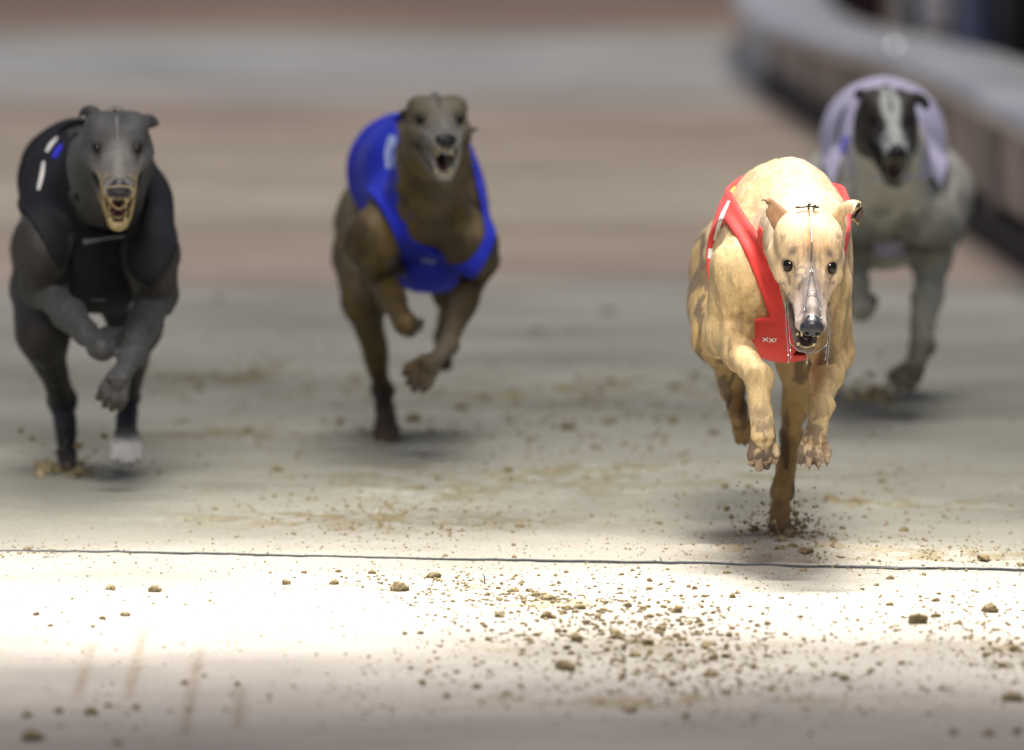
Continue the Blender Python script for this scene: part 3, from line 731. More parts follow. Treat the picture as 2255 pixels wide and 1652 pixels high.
def fawn_wires(w_, jw, surf):
    P = []
    for sg in (-1, 1):
        P.append([surf(sg*(.0015+.0125*t), .066+.083*t) for t in np.linspace(0, 1, 22)])                 # ladder over the bridge
        side = [w_(sg*.030, .052, -.018), w_(sg*.0315, .085, -.030), w_(sg*.0300, .125, -.045), w_(sg*.0275, .158, -.060), w_(sg*.0265, .164, -.070)]
        P.append(smooth_path(side, 7)); P.append([p + H0(w_, sg*.003, .004, -.006) for p in smooth_path(side, 7)][4:])

    P.append([surf(x, .150, .003) for x in np.linspace(-.015, .015, 9)])
    P.append([surf(x, .066, .002) for x in np.linspace(-.0015, .0015, 4)])
    P.append([surf(x, .110, .002) for x in np.linspace(-.009, .009, 5)])
    P.append(smooth_path([w_(-.0285, .145, -.054), w_(-.012, .150, -.066), w_(.012, .150, -.066), w_(.0285, .145, -.054)], 6))
    P.append(smooth_path([w_(0, .150, -.066), w_(0, .158, -.078), w_(0, .158, -.088)], 4))
    return P
def H0(w_, x, y, z): return w_(x, y, z) - w_(0, 0, 0)
fawn = dict(
    label='pale fawn brindle greyhound in the red race vest, head lowered, sprinting nearest the finish line', vox=.003,
    J=dict(withers=(1742, 470, 19.62), loin=(1702, 508, 19.92), pelvis=(1640, 555, 20.18), ribs=(1722, 572, 19.66), neck=(1765, 500, 19.55),
           bladeR=(1662, 505, 19.58), shoulderR=(1632, 602, 19.47), bladeL=(1776, 510, 19.58), shoulderL=(1808, 625, 19.45),
           elbowR=(1594, 738, 19.52), wristR=(1670, 830, 19.30), metaR=(1681, 962, 19.27), toeR=(1681, 1038, 19.30),
           elbowL=(1832, 775, 19.52), wristL=(1806, 893, 19.32), metaL=(1794, 972, 19.28), toeL=(1792, 1030, 19.27),
           hipR=(1614, 600, 20.15), kneeR=(1583, 745, 19.93), hockR=(1614, 858, 20.12), hmetaR=(1630, 925, 20.04), htoeR=(1648, 980, 20.02),
           hipL=(1725, 560, 20.15), kneeL=(1768, 790, 20.0), hockL=(1741, 952, 20.16), hmetaL=(1724, 1085, 20.08), htoeL=(1716, 1182, 20.03)),
    head=(1779, 563, 19.16), hrot=(37, 2, 4), ribr=(.106, .21, .146), wr=.072, lr=.064, pr=.064, br=.040, sr=.043, ar=.031, nr=(.066, .05),
    fr=dict(R=(.0225, .0180, .0170), L=(.0210, .0170, .0165)), bul=dict(R=np.array([-.01, -.01, .012]), L=np.array([.008, -.01, .0])),
    pd=dict(R=(0, -1, .12), L=(0, -1, .3)), pw=dict(R=.038, L=.043), hpd=dict(R=(0, -1, .1), L=(0, -1, 0)), hpw=dict(R=.036, L=.032),
    hr=dict(R=(.064, .034, .0165, .0165), L=(.075, .034, .0135, .0215)),
    coat=dict(body=f1, chest=f1, back=f2, shoulder=f1, neck=f2, leg=f1, wrist=f1, pastern=f1, paw=f2, toe=(.42, .31, .23), thigh=(.36, .25, .11), gaskin=(.33, .225, .085), hpastern=(.33, .225, .085),
              hpaw=(.27, .18, .08), head=(.455, .335, .19), muzzle=(.42, .33, .27), jaw=(.16, .13, .11)), paint=paint_fawn, jaw=.36,
    ears=[dict(path=[(.034, -.038, .006), (.046, -.052, .026), (.058, -.058, .038), (.067, -.060, .050), (.072, -.052, .058)], w=[.013, .021, .020, .015, .006], curl=[.9, 1.1, 1.3, 1.5, 1.4], open=[(.0, -.5, -.8), (.2, -.35, -.9), (.3, .1, -.9)], cin=(.09, .06, .05), cout=(.28, .155, .08)),
          dict(path=[(-.034, -.038, .012), (-.050, -.052, .030), (-.063, -.056, .046), (-.074, -.052, .050), (-.081, -.046, .038), (-.078, -.042, .030)], w=[.015, .024, .024, .021, .016, .007], curl=[.9, 1.2, 1.3, 1.3, 1.2, 1.0], open=[(0, -.6, -.6), (-.5, .2, -.4), (-.75, .5, -.1), (-.5, .4, -.7)], cin=(.07, .045, .038), cout=(.38, .26, .14))],
    vest=dict(mat=RED, y0=-.17, hole=(.075, -.02, .085, .118), holeR=(.13, -.008, .17, .076, .074), holeL=(.13, .03, .17, .17, .062), hs=.42, neck=((0, -.03, .18), (0, .25, .105), .105, .085), U=(-.04, .083, .148, 1.32, .02), t=.009, vox=.003),
    decals=[dict(name='white_stripe', p=[(1606, 442), (1588, 480), (1574, 530)], w=[6, 9, 7], mat=WHITEP), dict(name='yellow_patch', p=[(1622, 414), (1612, 424)], w=[12, 12], mat=YELP), dict(name='white_stripe', p=[(1569, 548), (1566, 570)], w=[18, 16], mat=WHITEP)],
    muzzle=dict(r=.0005, custom=fawn_wires, rings=[], bars=[], mat=WIRE, smat=CLEARW, drop=1.0, sw=.85, smat2=mat_plain('dark_strap_end', (.06, .05, .05))),
)
for a, b in [((1680, 744), (1691, 752)), ((1691, 744), (1680, 752)), ((1694, 745), (1704, 754)), ((1704, 745), (1694, 754)), ((1709, 745), (1707, 753))]:
    fawn['decals'].append(dict(name='vest_logo', p=[a, b], w=[2.4, 2.4], mat=WHITEP))
if ONLY is None or 1 in ONLY: D1 = build_dog(fawn)

# ---- second dog: blue-black in the black vest, left
def paint_black(V, hl, col, J, ax, rc, jw):
    n = fbm(V*40, 4); col = col*(.75+.5*n)[:, None]
    x, y, z = hl[:, 0], hl[:, 1], hl[:, 2]
    h = ((np.abs(x) < .08) & (y > -.09) & (y < .19) & (np.abs(z) < .11)).astype(float)
    col = mix(col, (.16, .155, .15), h*sstep(.03, .09, y)*.6*(z > -.02))
    for sg in (-1, 1):
        rim = np.exp(-((x-sg*.0315)/.014)**2 - ((z-.0105)/.012)**2)*(y > .03)*(y < .07); col = mix(col, (.012, .012, .014), rim*.75*h)
    d = np.linalg.norm(V-W(165, 588, 20.85), axis=1); col = mix(col, (.62, .42, .3), sstep(.018, .010, d))
    low = sstep(.14, .10, V[:, 2])*(np.linalg.norm(V-J['hmetaL'], axis=1) < .12)*(np.abs(V[:, 0]-J['hmetaL'][0]) < .045); col = mix(col, (.62, .6, .6), sstep(.065, .052, V[:, 2])*low)
    return np.clip(col, .003, 1)
k1, k2, k3 = (.024, .022, .021), (.044, .045, .048), (.085, .088, .092)
BLK = mat_cloth('black_cloth', (.005, .006, .010), sheen=0, rough=.85); BLUEP = mat_plain('blue_print', (.03, .03, .6), rough=.5)
black = dict(
    label='dark grey greyhound in the black race vest, mouth open, running at the far left', vox=.0035,
    J=dict(withers=(200, 400, 21.0), loin=(165, 395, 21.3), pelvis=(152, 420, 21.6), ribs=(212, 480, 21.1), neck=(214, 440, 20.95),
           bladeR=(112, 430, 21.0), shoulderR=(92, 540, 20.85), bladeL=(312, 450, 21.0), shoulderL=(334, 560, 20.85),
           elbowR=(92, 630, 20.95), wristR=(224, 768, 20.75), metaR=(246, 742, 20.84), toeR=(246, 752, 20.93),
           elbowL=(345, 650, 20.95), wristL=(290, 785, 20.75), metaL=(262, 835, 20.68), toeL=(234, 905, 20.70),
           hipR=(115, 550, 21.55), kneeR=(93, 735, 21.35), hockR=(138, 880, 21.55), hmetaR=(147, 975, 21.48), htoeR=(150, 1040, 21.43),
           hipL=(270, 540, 21.55), kneeL=(300, 720, 21.3), hockL=(282, 875, 21.5), hmetaL=(277, 958, 21.38), htoeL=(279, 1022, 21.3)),
    head=(257, 321, 20.6), hrot=(20, 3, 0), ribr=(.112, .2, .146), wr=.08, lr=.08, pr=.07, br=.046, sr=.041, ar=.033, nr=(.072, .058), hs=1.04, crn=-.013, cw=.93, eyer=.0085,
    fr=dict(R=(.0235, .018, .0175), L=(.0255, .019, .0175)), bul=dict(R=np.array([0, -.012, .01]), L=np.array([.008, -.01, .0])),
    pd=dict(R=(0, 0, 1), L=(-.3, -1, .3)), pw=dict(R=.042, L=.042), hpd=dict(R=(0, -1, .1), L=(0, -1, 0.2)), hpw=dict(R=.034, L=.055),
    hr=dict(R=(.07, .038, .0185, .0165), L=(.075, .036, .0165, .0185)),
    coat=dict(body=k1, chest=k1, back=k1, shoulder=k1, neck=k2, leg=k2, wrist=k2, pastern=k2, paw=k2, toe=k1, thigh=k1, gaskin=(.03, .028, .027), hpastern=dict(), hpaw=dict(R=(.03, .028, .03), L=k3), htoe=dict(R=(.03, .028, .03), L=(.6, .58, .58)),
              head=k2, muzzle=(.13, .125, .12), jaw=(.2, .15, .08)), paint=paint_black, jaw=.36,
    ears=[dict(path=[(.028, -.035, .026), (.038, -.050, .034), (.046, -.062, .030), (.050, -.078, .016)], w=[.012, .017, .015, .008], curl=[1.2, 1.3, 1.1, .8], open=(-.2, -.2, -.9), cin=(.06, .058, .056), cout=(.03, .028, .028)),
          dict(path=[(-.034, -.03, .018), (-.046, -.045, .018), (-.052, -.065, .010), (-.05, -.09, -.006)], w=[.013, .021, .020, .009], curl=[1.2, 1.3, 1.1, .8], open=(.2, -.2, -.9), cin=(.08, .08, .08), cout=(.03, .028, .028))],
    vest=dict(mat=BLK, y0=-.16, hole=(.0, -.0, .05, .12), holeR=(.15, -.06, .18, .15, .13), holeL=(.15, -.06, .18, .15, .13), hs=.6, neck=((0, .05, .13), (0, .3, .03), .072, .060), U=(-.012, .058, .05, 2.2, .02), t=.0095, vox=.0035),
    decals=[dict(name='white_stripe', p=[(126, 302), (112, 318), (102, 334)], w=[5, 9, 6], mat=WHITEP), dict(name='white_stripe', p=[(96, 355), (92, 385), (84, 418)], w=[5, 9, 5], mat=WHITEP),
            dict(name='blue_stripe', p=[(136, 318), (126, 332), (118, 348)], w=[7, 12, 9], mat=BLUEP), dict(name='white_stripe', p=[(183, 533), (230, 526), (278, 520)], w=[12, 5, 4], mat=mat_plain('grey_print', (.16, .16, .17), rough=.5)),
            dict(name='vest_logo', p=[(200, 661), (232, 661)], w=[5, 5], mat=mat_plain('dim_print', (.08, .08, .09), rough=.5))],
    muzzle=dict(r=.0011, b0=.09, rings=[.13, .175], bars=[1.5, -1.5, 2.3, -2.3], cross=[1.5], mat=YWIRE, smat=mat_plain('grey_strap', (.2, .2, .2)), drop=1.05),
)
black['coat']['hpastern'] = (.045, .05, .058)
if ONLY is None or 2 in ONLY: D2 = build_dog(black)

# ---- third dog: brown brindle in the blue vest
def paint_brown(V, hl, col, J, ax, rc, jw):
    n = fbm(V*40, 4); col = col*(.75+.5*n)[:, None]
    rb, fb, ub = ax
    b = brindle(V, 1.3, 21, (2.0, .6, .35)); x, y, z = hl[:, 0], hl[:, 1], hl[:, 2]
    inh = ((np.abs(x) < .08) & (y > -.09) & (y < .19) & (np.abs(z) < .11)).astype(float)
    col = mix(col, (.045, .03, .012), b*.75*(1-inh))
    pale = np.exp(-(((V-J['neck'])@rb - .0)/.035)**2)*sstep(-.02, .04, (V-J['neck'])@fb)*(1-inh); col = mix(col, (.16, .14, .11), pale*.6)
    col = mix(col, (.19, .18, .165), inh*sstep(.05, .1, y)*.7)
    col = mix(col, (.2, .19, .17), inh*np.exp(-(x/.02)**2)*(y < .06)*.5)
    for sg in (-1, 1):
        rim = np.exp(-((x-sg*.0315)/.012)**2 - ((z-.0105)/.011)**2)*(y > .03)*(y < .07); col = mix(col, (.012, .01, .01), rim*.85*inh)
    st = np.exp(-(((V-J['hipR'])@rb - .06)/.012)**2)*(V[:, 2] > .3)*(V[:, 2] < .5)*((V-J['ribs'])@fb < -.1); col = mix(col, (.3, .27, .2), st*.6)
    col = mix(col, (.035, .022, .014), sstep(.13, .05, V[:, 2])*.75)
    return np.clip(col, .003, 1)
b1, b2, b3 = (.095, .064, .020), (.12, .085, .030), (.13, .11, .065)
BLU = mat_cloth('blue_cloth', (.018, .035, .62)); PALEP = mat_plain('pale_blue_print', (.45, .55, .85), rough=.5); YG = mat_plain('yellow_green_print', (.5, .6, .1), rough=.5)
blue = dict(
    label='brown brindle greyhound in the bright blue race vest, head held high, running in the middle', vox=.0035,
    J=dict(withers=(905, 370, 21.9), loin=(885, 375, 22.15), pelvis=(872, 420, 22.42), ribs=(938, 448, 21.98), neck=(946, 460, 21.78),
           bladeR=(878, 430, 21.85), shoulderR=(820, 530, 21.72), bladeL=(1004, 430, 21.85), shoulderL=(1038, 545, 21.72),
           elbowR=(832, 600, 21.85), wristR=(893, 712, 21.62), metaR=(900, 724, 21.72), toeR=(900, 716, 21.82),
           elbowL=(1056, 575, 21.84), wristL=(985, 762, 21.62), metaL=(950, 800, 21.56), toeL=(897, 858, 21.60),
           hipR=(835, 500, 22.4), kneeR=(800, 660, 22.2), hockR=(843, 860, 22.36), hmetaR=(850, 935, 22.2), htoeR=(853, 990, 22.08),
           hipL=(990, 500, 22.4), kneeL=(1005, 640, 22.2), hockL=(978, 745, 22.45), hmetaL=(975, 780, 22.42), htoeL=(972, 818, 22.4)),
    head=(964, 272, 21.45), hrot=(4, 5, 0), ribr=(.093, .2, .142), wr=.070, lr=.074, pr=.07, br=.042, sr=.041, ar=.030, nr=(.068, .053), hs=1.02, crn=-.012, cw=.95, eyer=.009,
    fr=dict(R=(.022, .018, .018), L=(.021, .0165, .017)), bul=dict(R=np.array([0, -.012, .01]), L=np.array([.008, -.01, .0])),
    pd=dict(R=(0, 0, 1), L=(-.4, -1, .5)), pw=dict(R=.042, L=.046), hpd=dict(R=(0, -1, .3), L=(0, -1, 0.2)), hpw=dict(R=.046, L=.034),
    hr=dict(R=(.078, .032, .0155, .0185), L=(.07, .032, .0145, .0145)),
    coat=dict(body=b1, chest=b1, back=b1, shoulder=b2, neck=(.16, .11, .035), leg=b1, wrist=b1, pastern=(.09, .06, .025), paw=(.07, .045, .02), thigh=b2, gaskin=b2, hpastern=b1, hpaw=(.06, .04, .03),
              head=b3, muzzle=(.2, .185, .17), jaw=(.19, .15, .14)), paint=paint_brown, jaw=.29,
    ears=[dict(path=[(-.040, -.03, .004), (-.050, -.028, -.002), (-.060, -.022, -.008), (-.068, -.016, -.008)], w=[.011, .014, .011, .004], curl=[1.0, 1.1, 1.1, .8], open=(0, -.3, .9), cin=(.12, .1, .04), cout=(.07, .05, .03)),
          dict(path=[(.036, -.035, .010), (.046, -.06, .006), (.050, -.085, -.004), (.046, -.105, -.016)], w=[.013, .018, .015, .005], curl=[1.2, 1.3, 1.1, .8], open=(.5, -.2, -.9), cin=(.12, .09, .03), cout=(.05, .04, .02))],
    vest=dict(mat=BLU, y0=-.16, hole=(.075, -.02, .085, .11), holeR=(.15, -.05, .18, .14, .110), holeL=(.15, -.05, .18, .14, .110), hs=.5, neck=((0, .03, .12), (0, .30, -.03), .070, .066), U=(-.068, .064, .068, 2.2, .02), t=.0095, vox=.0035),
    decals=[dict(name='pale_number_patch', p=[(868, 300), (860, 335), (858, 372)], w=[22, 26, 16], mat=PALEP), dict(name='yellow_green_stripe', p=[(890, 345), (882, 360), (877, 380)], w=[6, 10, 7], mat=YG),
            dict(name='vest_logo', p=[(928, 570), (936, 577), (944, 572), (952, 580), (960, 572)], w=[3, 4, 3], mat=PALEP)],
    muzzle=dict(r=.0015, rings=[.06, .12, .175], bars=[1.5, -1.5, 2.3, -2.3], cross=[1.5], mat=mat_plain('grey_muzzle_wire', (.3, .29, .27), rough=.4), smat=mat_plain('brown_strap', (.12, .1, .08)), drop=1.05),
)
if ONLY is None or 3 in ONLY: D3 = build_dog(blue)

# ---- fourth dog: white and brindle in the white vest, at the back right
def paint_white(V, hl, col, J, ax, rc, jw):
    rb, fb, ub = ax
    n = fbm(V*40, 4); col = col*(.85+.3*n)[:, None]
    x, y, z = hl[:, 0], hl[:, 1], hl[:, 2]
    inh = ((np.abs(x) < .085) & (y > -.10) & (y < .19) & (np.abs(z) < .11)).astype(float)
    dark = sstep(.012, .020, np.abs(x) - .004*np.sin(y*60))*sstep(.11, .08, y) + sstep(-.03, -.045, z)
    col = mix(col, (.035, .028, .022), np.clip(dark, 0, 1)*inh*.92)
    col = mix(col, (.60, .66, .65), inh*(1-np.clip(dark, 0, 1))*.9)
    sm = (z < -.02)*(y > .1); col = mix(col, (.05, .045, .045), sm*inh*.8)
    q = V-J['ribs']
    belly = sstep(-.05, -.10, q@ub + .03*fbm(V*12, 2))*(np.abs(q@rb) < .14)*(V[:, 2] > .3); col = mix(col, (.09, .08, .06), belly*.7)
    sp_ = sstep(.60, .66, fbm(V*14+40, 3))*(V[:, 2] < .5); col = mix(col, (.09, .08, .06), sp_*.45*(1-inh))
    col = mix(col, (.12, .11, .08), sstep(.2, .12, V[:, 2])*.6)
    return np.clip(col, .004, 1)
w1, w2, w3 = (.68, .68, .61), (.66, .66, .60), (.40, .40, .34)
WHT = mat_cloth('white_cloth', (.68, .64, .85))
white = dict(
    label='white and dark brindle greyhound in the white race vest, furthest back beside the rail', vox=.004,
    J=dict(withers=(1950, 306, 22.95), loin=(1945, 310, 23.15), pelvis=(1945, 365, 23.45), ribs=(1948, 400, 23.0), neck=(1962, 420, 22.8),
           bladeR=(1862, 400, 22.85), shoulderR=(1862, 490, 22.75), bladeL=(2040, 400, 22.85), shoulderL=(2040, 490, 22.75),
           elbowR=(1868, 580, 22.88), wristR=(1897, 680, 22.65), metaR=(1902, 668, 22.75), toeR=(1902, 672, 22.85),
           elbowL=(2052, 570, 22.85), wristL=(2030, 760, 22.68), metaL=(2014, 810, 22.6), toeL=(1965, 858, 22.62),
           hipR=(1862, 430, 23.45), kneeR=(1850, 560, 23.2), hockR=(1885, 620, 23.5), hmetaR=(1895, 645, 23.42), htoeR=(1900, 680, 23.4),
           hipL=(2035, 430, 23.45), kneeL=(2045, 560, 23.25), hockL=(2035, 640, 23.5), hmetaL=(2032, 700, 23.42), htoeL=(2028, 745, 23.35)),
    head=(1956, 261, 22.42), hrot=(18, 5, 0), ribr=(.108, .2, .158), wr=.085, lr=.09, pr=.09, br=.046, sr=.046, ar=.031, nr=(.070, .054), hs=.95, crn=-.008, eyer=.0095,
    fr=dict(R=(.024, .0195, .019), L=(.026, .020, .019)), bul=dict(R=np.array([0, -.012, .01]), L=np.array([.008, -.01, .0])),
    pd=dict(R=(0, 0, 1), L=(-.3, -1, .5)), pw=dict(R=.042, L=.048), hpd=dict(R=(0, -1, .3), L=(0, -1, 0.2)), hpw=dict(R=.036, L=.036),
    hr=dict(R=(.09, .036, .0155, .0165), L=(.09, .036, .0145, .0145)),
    coat=dict(body=w1, chest=w1, back=w2, shoulder=w3, neck=(.80, .79, .70), leg=w3, wrist=w3, pastern=(.13, .125, .1), paw=(.11, .105, .08), thigh=w2, gaskin=w2, hpastern=w3, hpaw=w3,
              head=(.06, .05, .04), muzzle=(.4, .42, .41), jaw=(.05, .045, .04)), paint=paint_white, jaw=.34,
    ears=[dict(path=[(.034, -.03, .024), (.044, -.05, .026), (.046, -.07, .022), (.044, -.09, .012)], w=[.013, .018, .015, .006], curl=[1.2, 1.3, 1.1, .8], open=(-.2, -.2, -.9), cin=(.05, .04, .03), cout=(.03, .028, .028)),
          dict(path=[(-.040, -.03, .020), (-.054, -.04, .022), (-.068, -.045, .014), (-.078, -.04, .002)], w=[.014, .02, .018, .006], curl=[1.0, 1.1, 1.0, .8], open=(.2, -.4, -.9), cin=(.05, .04, .03), cout=(.03, .028, .028))],
    vest=dict(mat=WHT, y0=-.16, hole=(.06, -.05, .09, .13), holeR=(.15, -.08, .18, .16, .1), holeL=(.15, -.08, .18, .16, .1), neck=((0, .06, .05), (0, .35, -.06), .085, .105), t=.0095, vox=.004, zb=-.13),
    decals=[dict(name='dark_stripe', p=[(1862, 235), (1848, 270), (1842, 320)], w=[7, 9, 8], mat=mat_plain('dark_print', (.05, .06, .08), rough=.5)),
            dict(name='blue_number_patch', p=[(1863, 298), (1859, 318), (1853, 338)], w=[8, 14, 8], mat=BLUEP)],
    muzzle=dict(r=.0014, rings=[.06, .12, .175], bars=[1.5, -1.5, 2.3, -2.3], cross=[1.5], mat=mat_plain('dark_muzzle_wire', (.06, .06, .06), rough=.4), smat=mat_plain('dark_strap', (.06, .06, .06)), drop=1.05),
)
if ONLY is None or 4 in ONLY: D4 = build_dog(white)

# ------------------------------------------------------------------ clods of sand
def clod_mat():
    m, t, b = newmat('damp_sand_clod'); L = t.links
    b.inputs['Roughness'].default_value = .95; b.inputs['Specular IOR Level'].default_value = .1
    tc = t.nodes.new('ShaderNodeTexCoord'); n = t.nodes.new('ShaderNodeTexNoise'); n.inputs['Scale'].default_value = 120; n.inputs['Detail'].default_value = 5
    L.new(tc.outputs['Object'], n.inputs['Vector']); r = t.nodes.new('ShaderNodeValToRGB')
    r.color_ramp.elements[0].position = .3; r.color_ramp.elements[1].position = .7
    r.color_ramp.elements[0].color = (.15, .115, .058, 1); r.color_ramp.elements[1].color = (.36, .29, .175, 1)
    L.new(n.outputs[0], r.inputs[0]); L.new(r.outputs[0], b.inputs['Base Color'])
    bp = t.nodes.new('ShaderNodeBump'); bp.inputs['Strength'].default_value = .8; bp.inputs['Distance'].default_value = .002
    L.new(n.outputs[0], bp.inputs['Height']); L.new(bp.outputs[0], b.inputs['Normal'])
    return m
CLOD = clod_mat()
def clod_shape(sub, seed, rough=1.0):
    bm = bmesh.new(); bmesh.ops.create_icosphere(bm, subdivisions=sub, radius=1.0)
    v = np.array([x.co[:] for x in bm.verts]); f = np.array([[q.index for q in x.verts] for x in bm.faces]); bm.free()
    n = fbm(v*1.1 + seed*13.7, 2); n2 = fbm(v*3.1 + seed*7.1, 3)
    v = v*(.38 + .85*n + 1.25*rough*(n2-.35) + .25*(fbm(v*6.1 + seed, 2)-.5))[:, None]; v[:, 2] *= .85
    return v, f
SHAPES = [clod_shape(3, i) for i in range(8)]
SMALL = [clod_shape(1, 20+i) for i in range(8)]
SHAPE_ME = []
for v, f in SHAPES:
    SHAPE_ME.append(mesh_np('sand_clod', v*.01, f.astype(np.int32), False))
    SHAPE_ME[-1].materials.append(CLOD)
def gz(x, y):
    h, _, _ = ground_height(np.array([x]), np.array([y])); return float(h[0])
def place_clod(name, px, py, size, label, group, air=None, flat=1.0, cat='sand clod'):
    """size: width in picture measures"""
    if air is None: g = G(px, py); z = gz(g[0], g[1])
    else: g = W(px, py, air); z = g[2]
    s_ = size*g[1]/FPX*.5*.92
    o = bpy.data.objects.new(name, SHAPE_ME[random.randrange(8)]); C.objects.link(o)
    o.location = (g[0], g[1], z + (s_*.30*flat if air is None else 0)); k = s_/.01
    o.scale = (k*random.uniform(.85, 1.15), k*random.uniform(.8, 1.2), k*flat*random.uniform(.85, 1.1)); o.rotation_euler = (random.uniform(-.3, .3), random.uniform(-.3, .3), random.uniform(0, 6.28))
    return tag(o, label, cat, group)
LB = 'small clod of damp sand on the bright sand in front of the wire'
LB2 = 'small clod of damp sand lying behind the finish line wire'
BIG = [(630, 1290, 24), (820, 1260, 20), (880, 1302, 42), (955, 1268, 30), (1205, 1325, 36), (1455, 1388, 26), (2020, 1380, 44), (2180, 1354, 38), (1428, 1428, 30), (1245, 1472, 50), (1600, 1530, 28),
       (205, 1383, 14), (405, 1508, 18), (522, 1506, 14), (450, 1488, 12), (340, 1308, 28), (243, 1303, 26), (110, 1380, 14), (80, 1355, 16), (225, 1364, 14), (275, 1358, 22), (735, 1288, 20), (745, 1258, 16),
       (1130, 1300, 22), (1165, 1298, 18), (1180, 1312, 24), (1280, 1350, 22), (1330, 1350, 20), (1430, 1300, 18), (1490, 1355, 26), (1380, 1340, 18), (1100, 1362, 20), (1205, 1365, 28), (1290, 1375, 22), (1355, 1395, 24),
       (1270, 1415, 34), (1350, 1410, 22), (1400, 1440, 30), (1490, 1400, 18), (1560, 1420, 30), (1600, 1445, 24), (1570, 1450, 28), (1565, 1490, 30), (1660, 1470, 22), (1700, 1520, 20), (1480, 1510, 24), (1390, 1570, 26), (1510, 1585, 22),
       (1960, 1340, 18), (2060, 1365, 22), (2110, 1380, 16), (2060, 1330, 20), (2190, 1395, 16), (2235, 1440, 34), (2210, 1470, 26), (2170, 1450, 18), (2230, 1545, 46), (1860, 1500, 24), (1985, 1465, 18), (1920, 1480, 16), (1840, 1490, 18),
       (1115, 1545, 26), (985, 1545, 18), (1050, 1520, 22), (930, 1510, 18), (905, 1470, 14), (1005, 1480, 16), (130, 1570, 22), (60, 1578, 24), (200, 1575, 30), (240, 1560, 20), (300, 1565, 20), (70, 1630, 40), (260, 1640, 22), (2180, 1620, 30), (2100, 1615, 22), (2240, 1615, 24),
       (1770, 1255, 16), (1960, 1275, 18), (1730, 1400, 14), (1690, 1380, 16), (1545, 1380, 20), (1530, 1300, 14), (1930, 1290, 12), (2035, 1265, 12), (670, 1262, 12), (595, 1262, 10)]
for px, py, s in BIG: place_clod('sand_clod', px, py, s, LB, 'damp clods in front of the finish line', flat=random.uniform(.7, 1))
BIG2 = [(2168, 1240, 34), (2250, 1245, 26), (1775, 1222, 34), (1745, 1215, 22), (1720, 1222, 26), (1800, 1215, 20), (1835, 1190, 18), (1990, 1170, 22), (1855, 1165, 16), (1690, 1215, 16), (1830, 1105, 40), (1940, 1065, 20), (1595, 1078, 22),
        (610, 1040, 26), (900, 1160, 26), (1145, 1165, 24), (1290, 1060, 18), (1120, 1050, 20), (820, 1145, 20), (870, 1160, 14), (1650, 1075, 18), (1450, 1155, 18), (1015, 905, 30), (910, 930, 36), (750, 935, 26), (1250, 950, 40), (1340, 940, 30), (1480, 935, 24), (440, 860, 24), (350, 1048, 14), (1880, 1110, 18), (2090, 1110, 16), (60, 1215, 22), (110, 1218, 18), (980, 1225, 14), (545, 955, 20), (1570, 960, 24), (480, 660, 20), (1340, 690, 24), (1180, 730, 22)]
for px, py, s in BIG2: place_clod('sand_clod', px, py, s, LB2, 'damp clods behind the finish line', flat=random.uniform(.55, .85))
FLY = dict(red=('clod of sand thrown up by the hind paw of the red-vested greyhound', 20.0, [(1738, 1120, 9), (1752, 1132, 16), (1760, 1150, 12), (1772, 1160, 14), (1745, 1165, 18), (1735, 1178, 26), (1758, 1178, 20), (1790, 1172, 10), (1700, 1178, 12), (1660, 1165, 18), (1640, 1150, 12), (1668, 1152, 9), (1722, 1190, 22), (1780, 1140, 8), (1632, 1170, 10), (1795, 1185, 12), (1768, 1192, 18), (1610, 1138, 10), (1705, 1150, 10), (1750, 1105, 7), (1820, 1180, 14), (1600, 1120, 14)]),
           black=('lump of sand thrown up beside the standing paw of the black-vested greyhound', 21.35, [(100, 1032, 44), (122, 1042, 42), (88, 1046, 30), (140, 1052, 28), (172, 1040, 30), (190, 1046, 34), (180, 1020, 16), (205, 1052, 18), (112, 1022, 18), (46, 948, 13), (70, 965, 14), (172, 982, 18), (230, 960, 16), (155, 1055, 34), (82, 1026, 14)]),
           white=('clod of sand in the air beside the paw of the white-vested greyhound', 22.6, [(1928, 860, 26), (1948, 858, 18), (1905, 868, 20), (1872, 875, 22), (1920, 825, 14), (1890, 840, 12), (1850, 850, 10), (1958, 880, 18), (1935, 878, 14), (1862, 820, 14)]))
for k, (lab, d, lst) in FLY.items():
    for px, py, s in lst: place_clod('flying_sand_clod', px, py, s, lab, 'clods thrown up by the %s-vested greyhound' % k, air=d + random.uniform(-.12, .12))

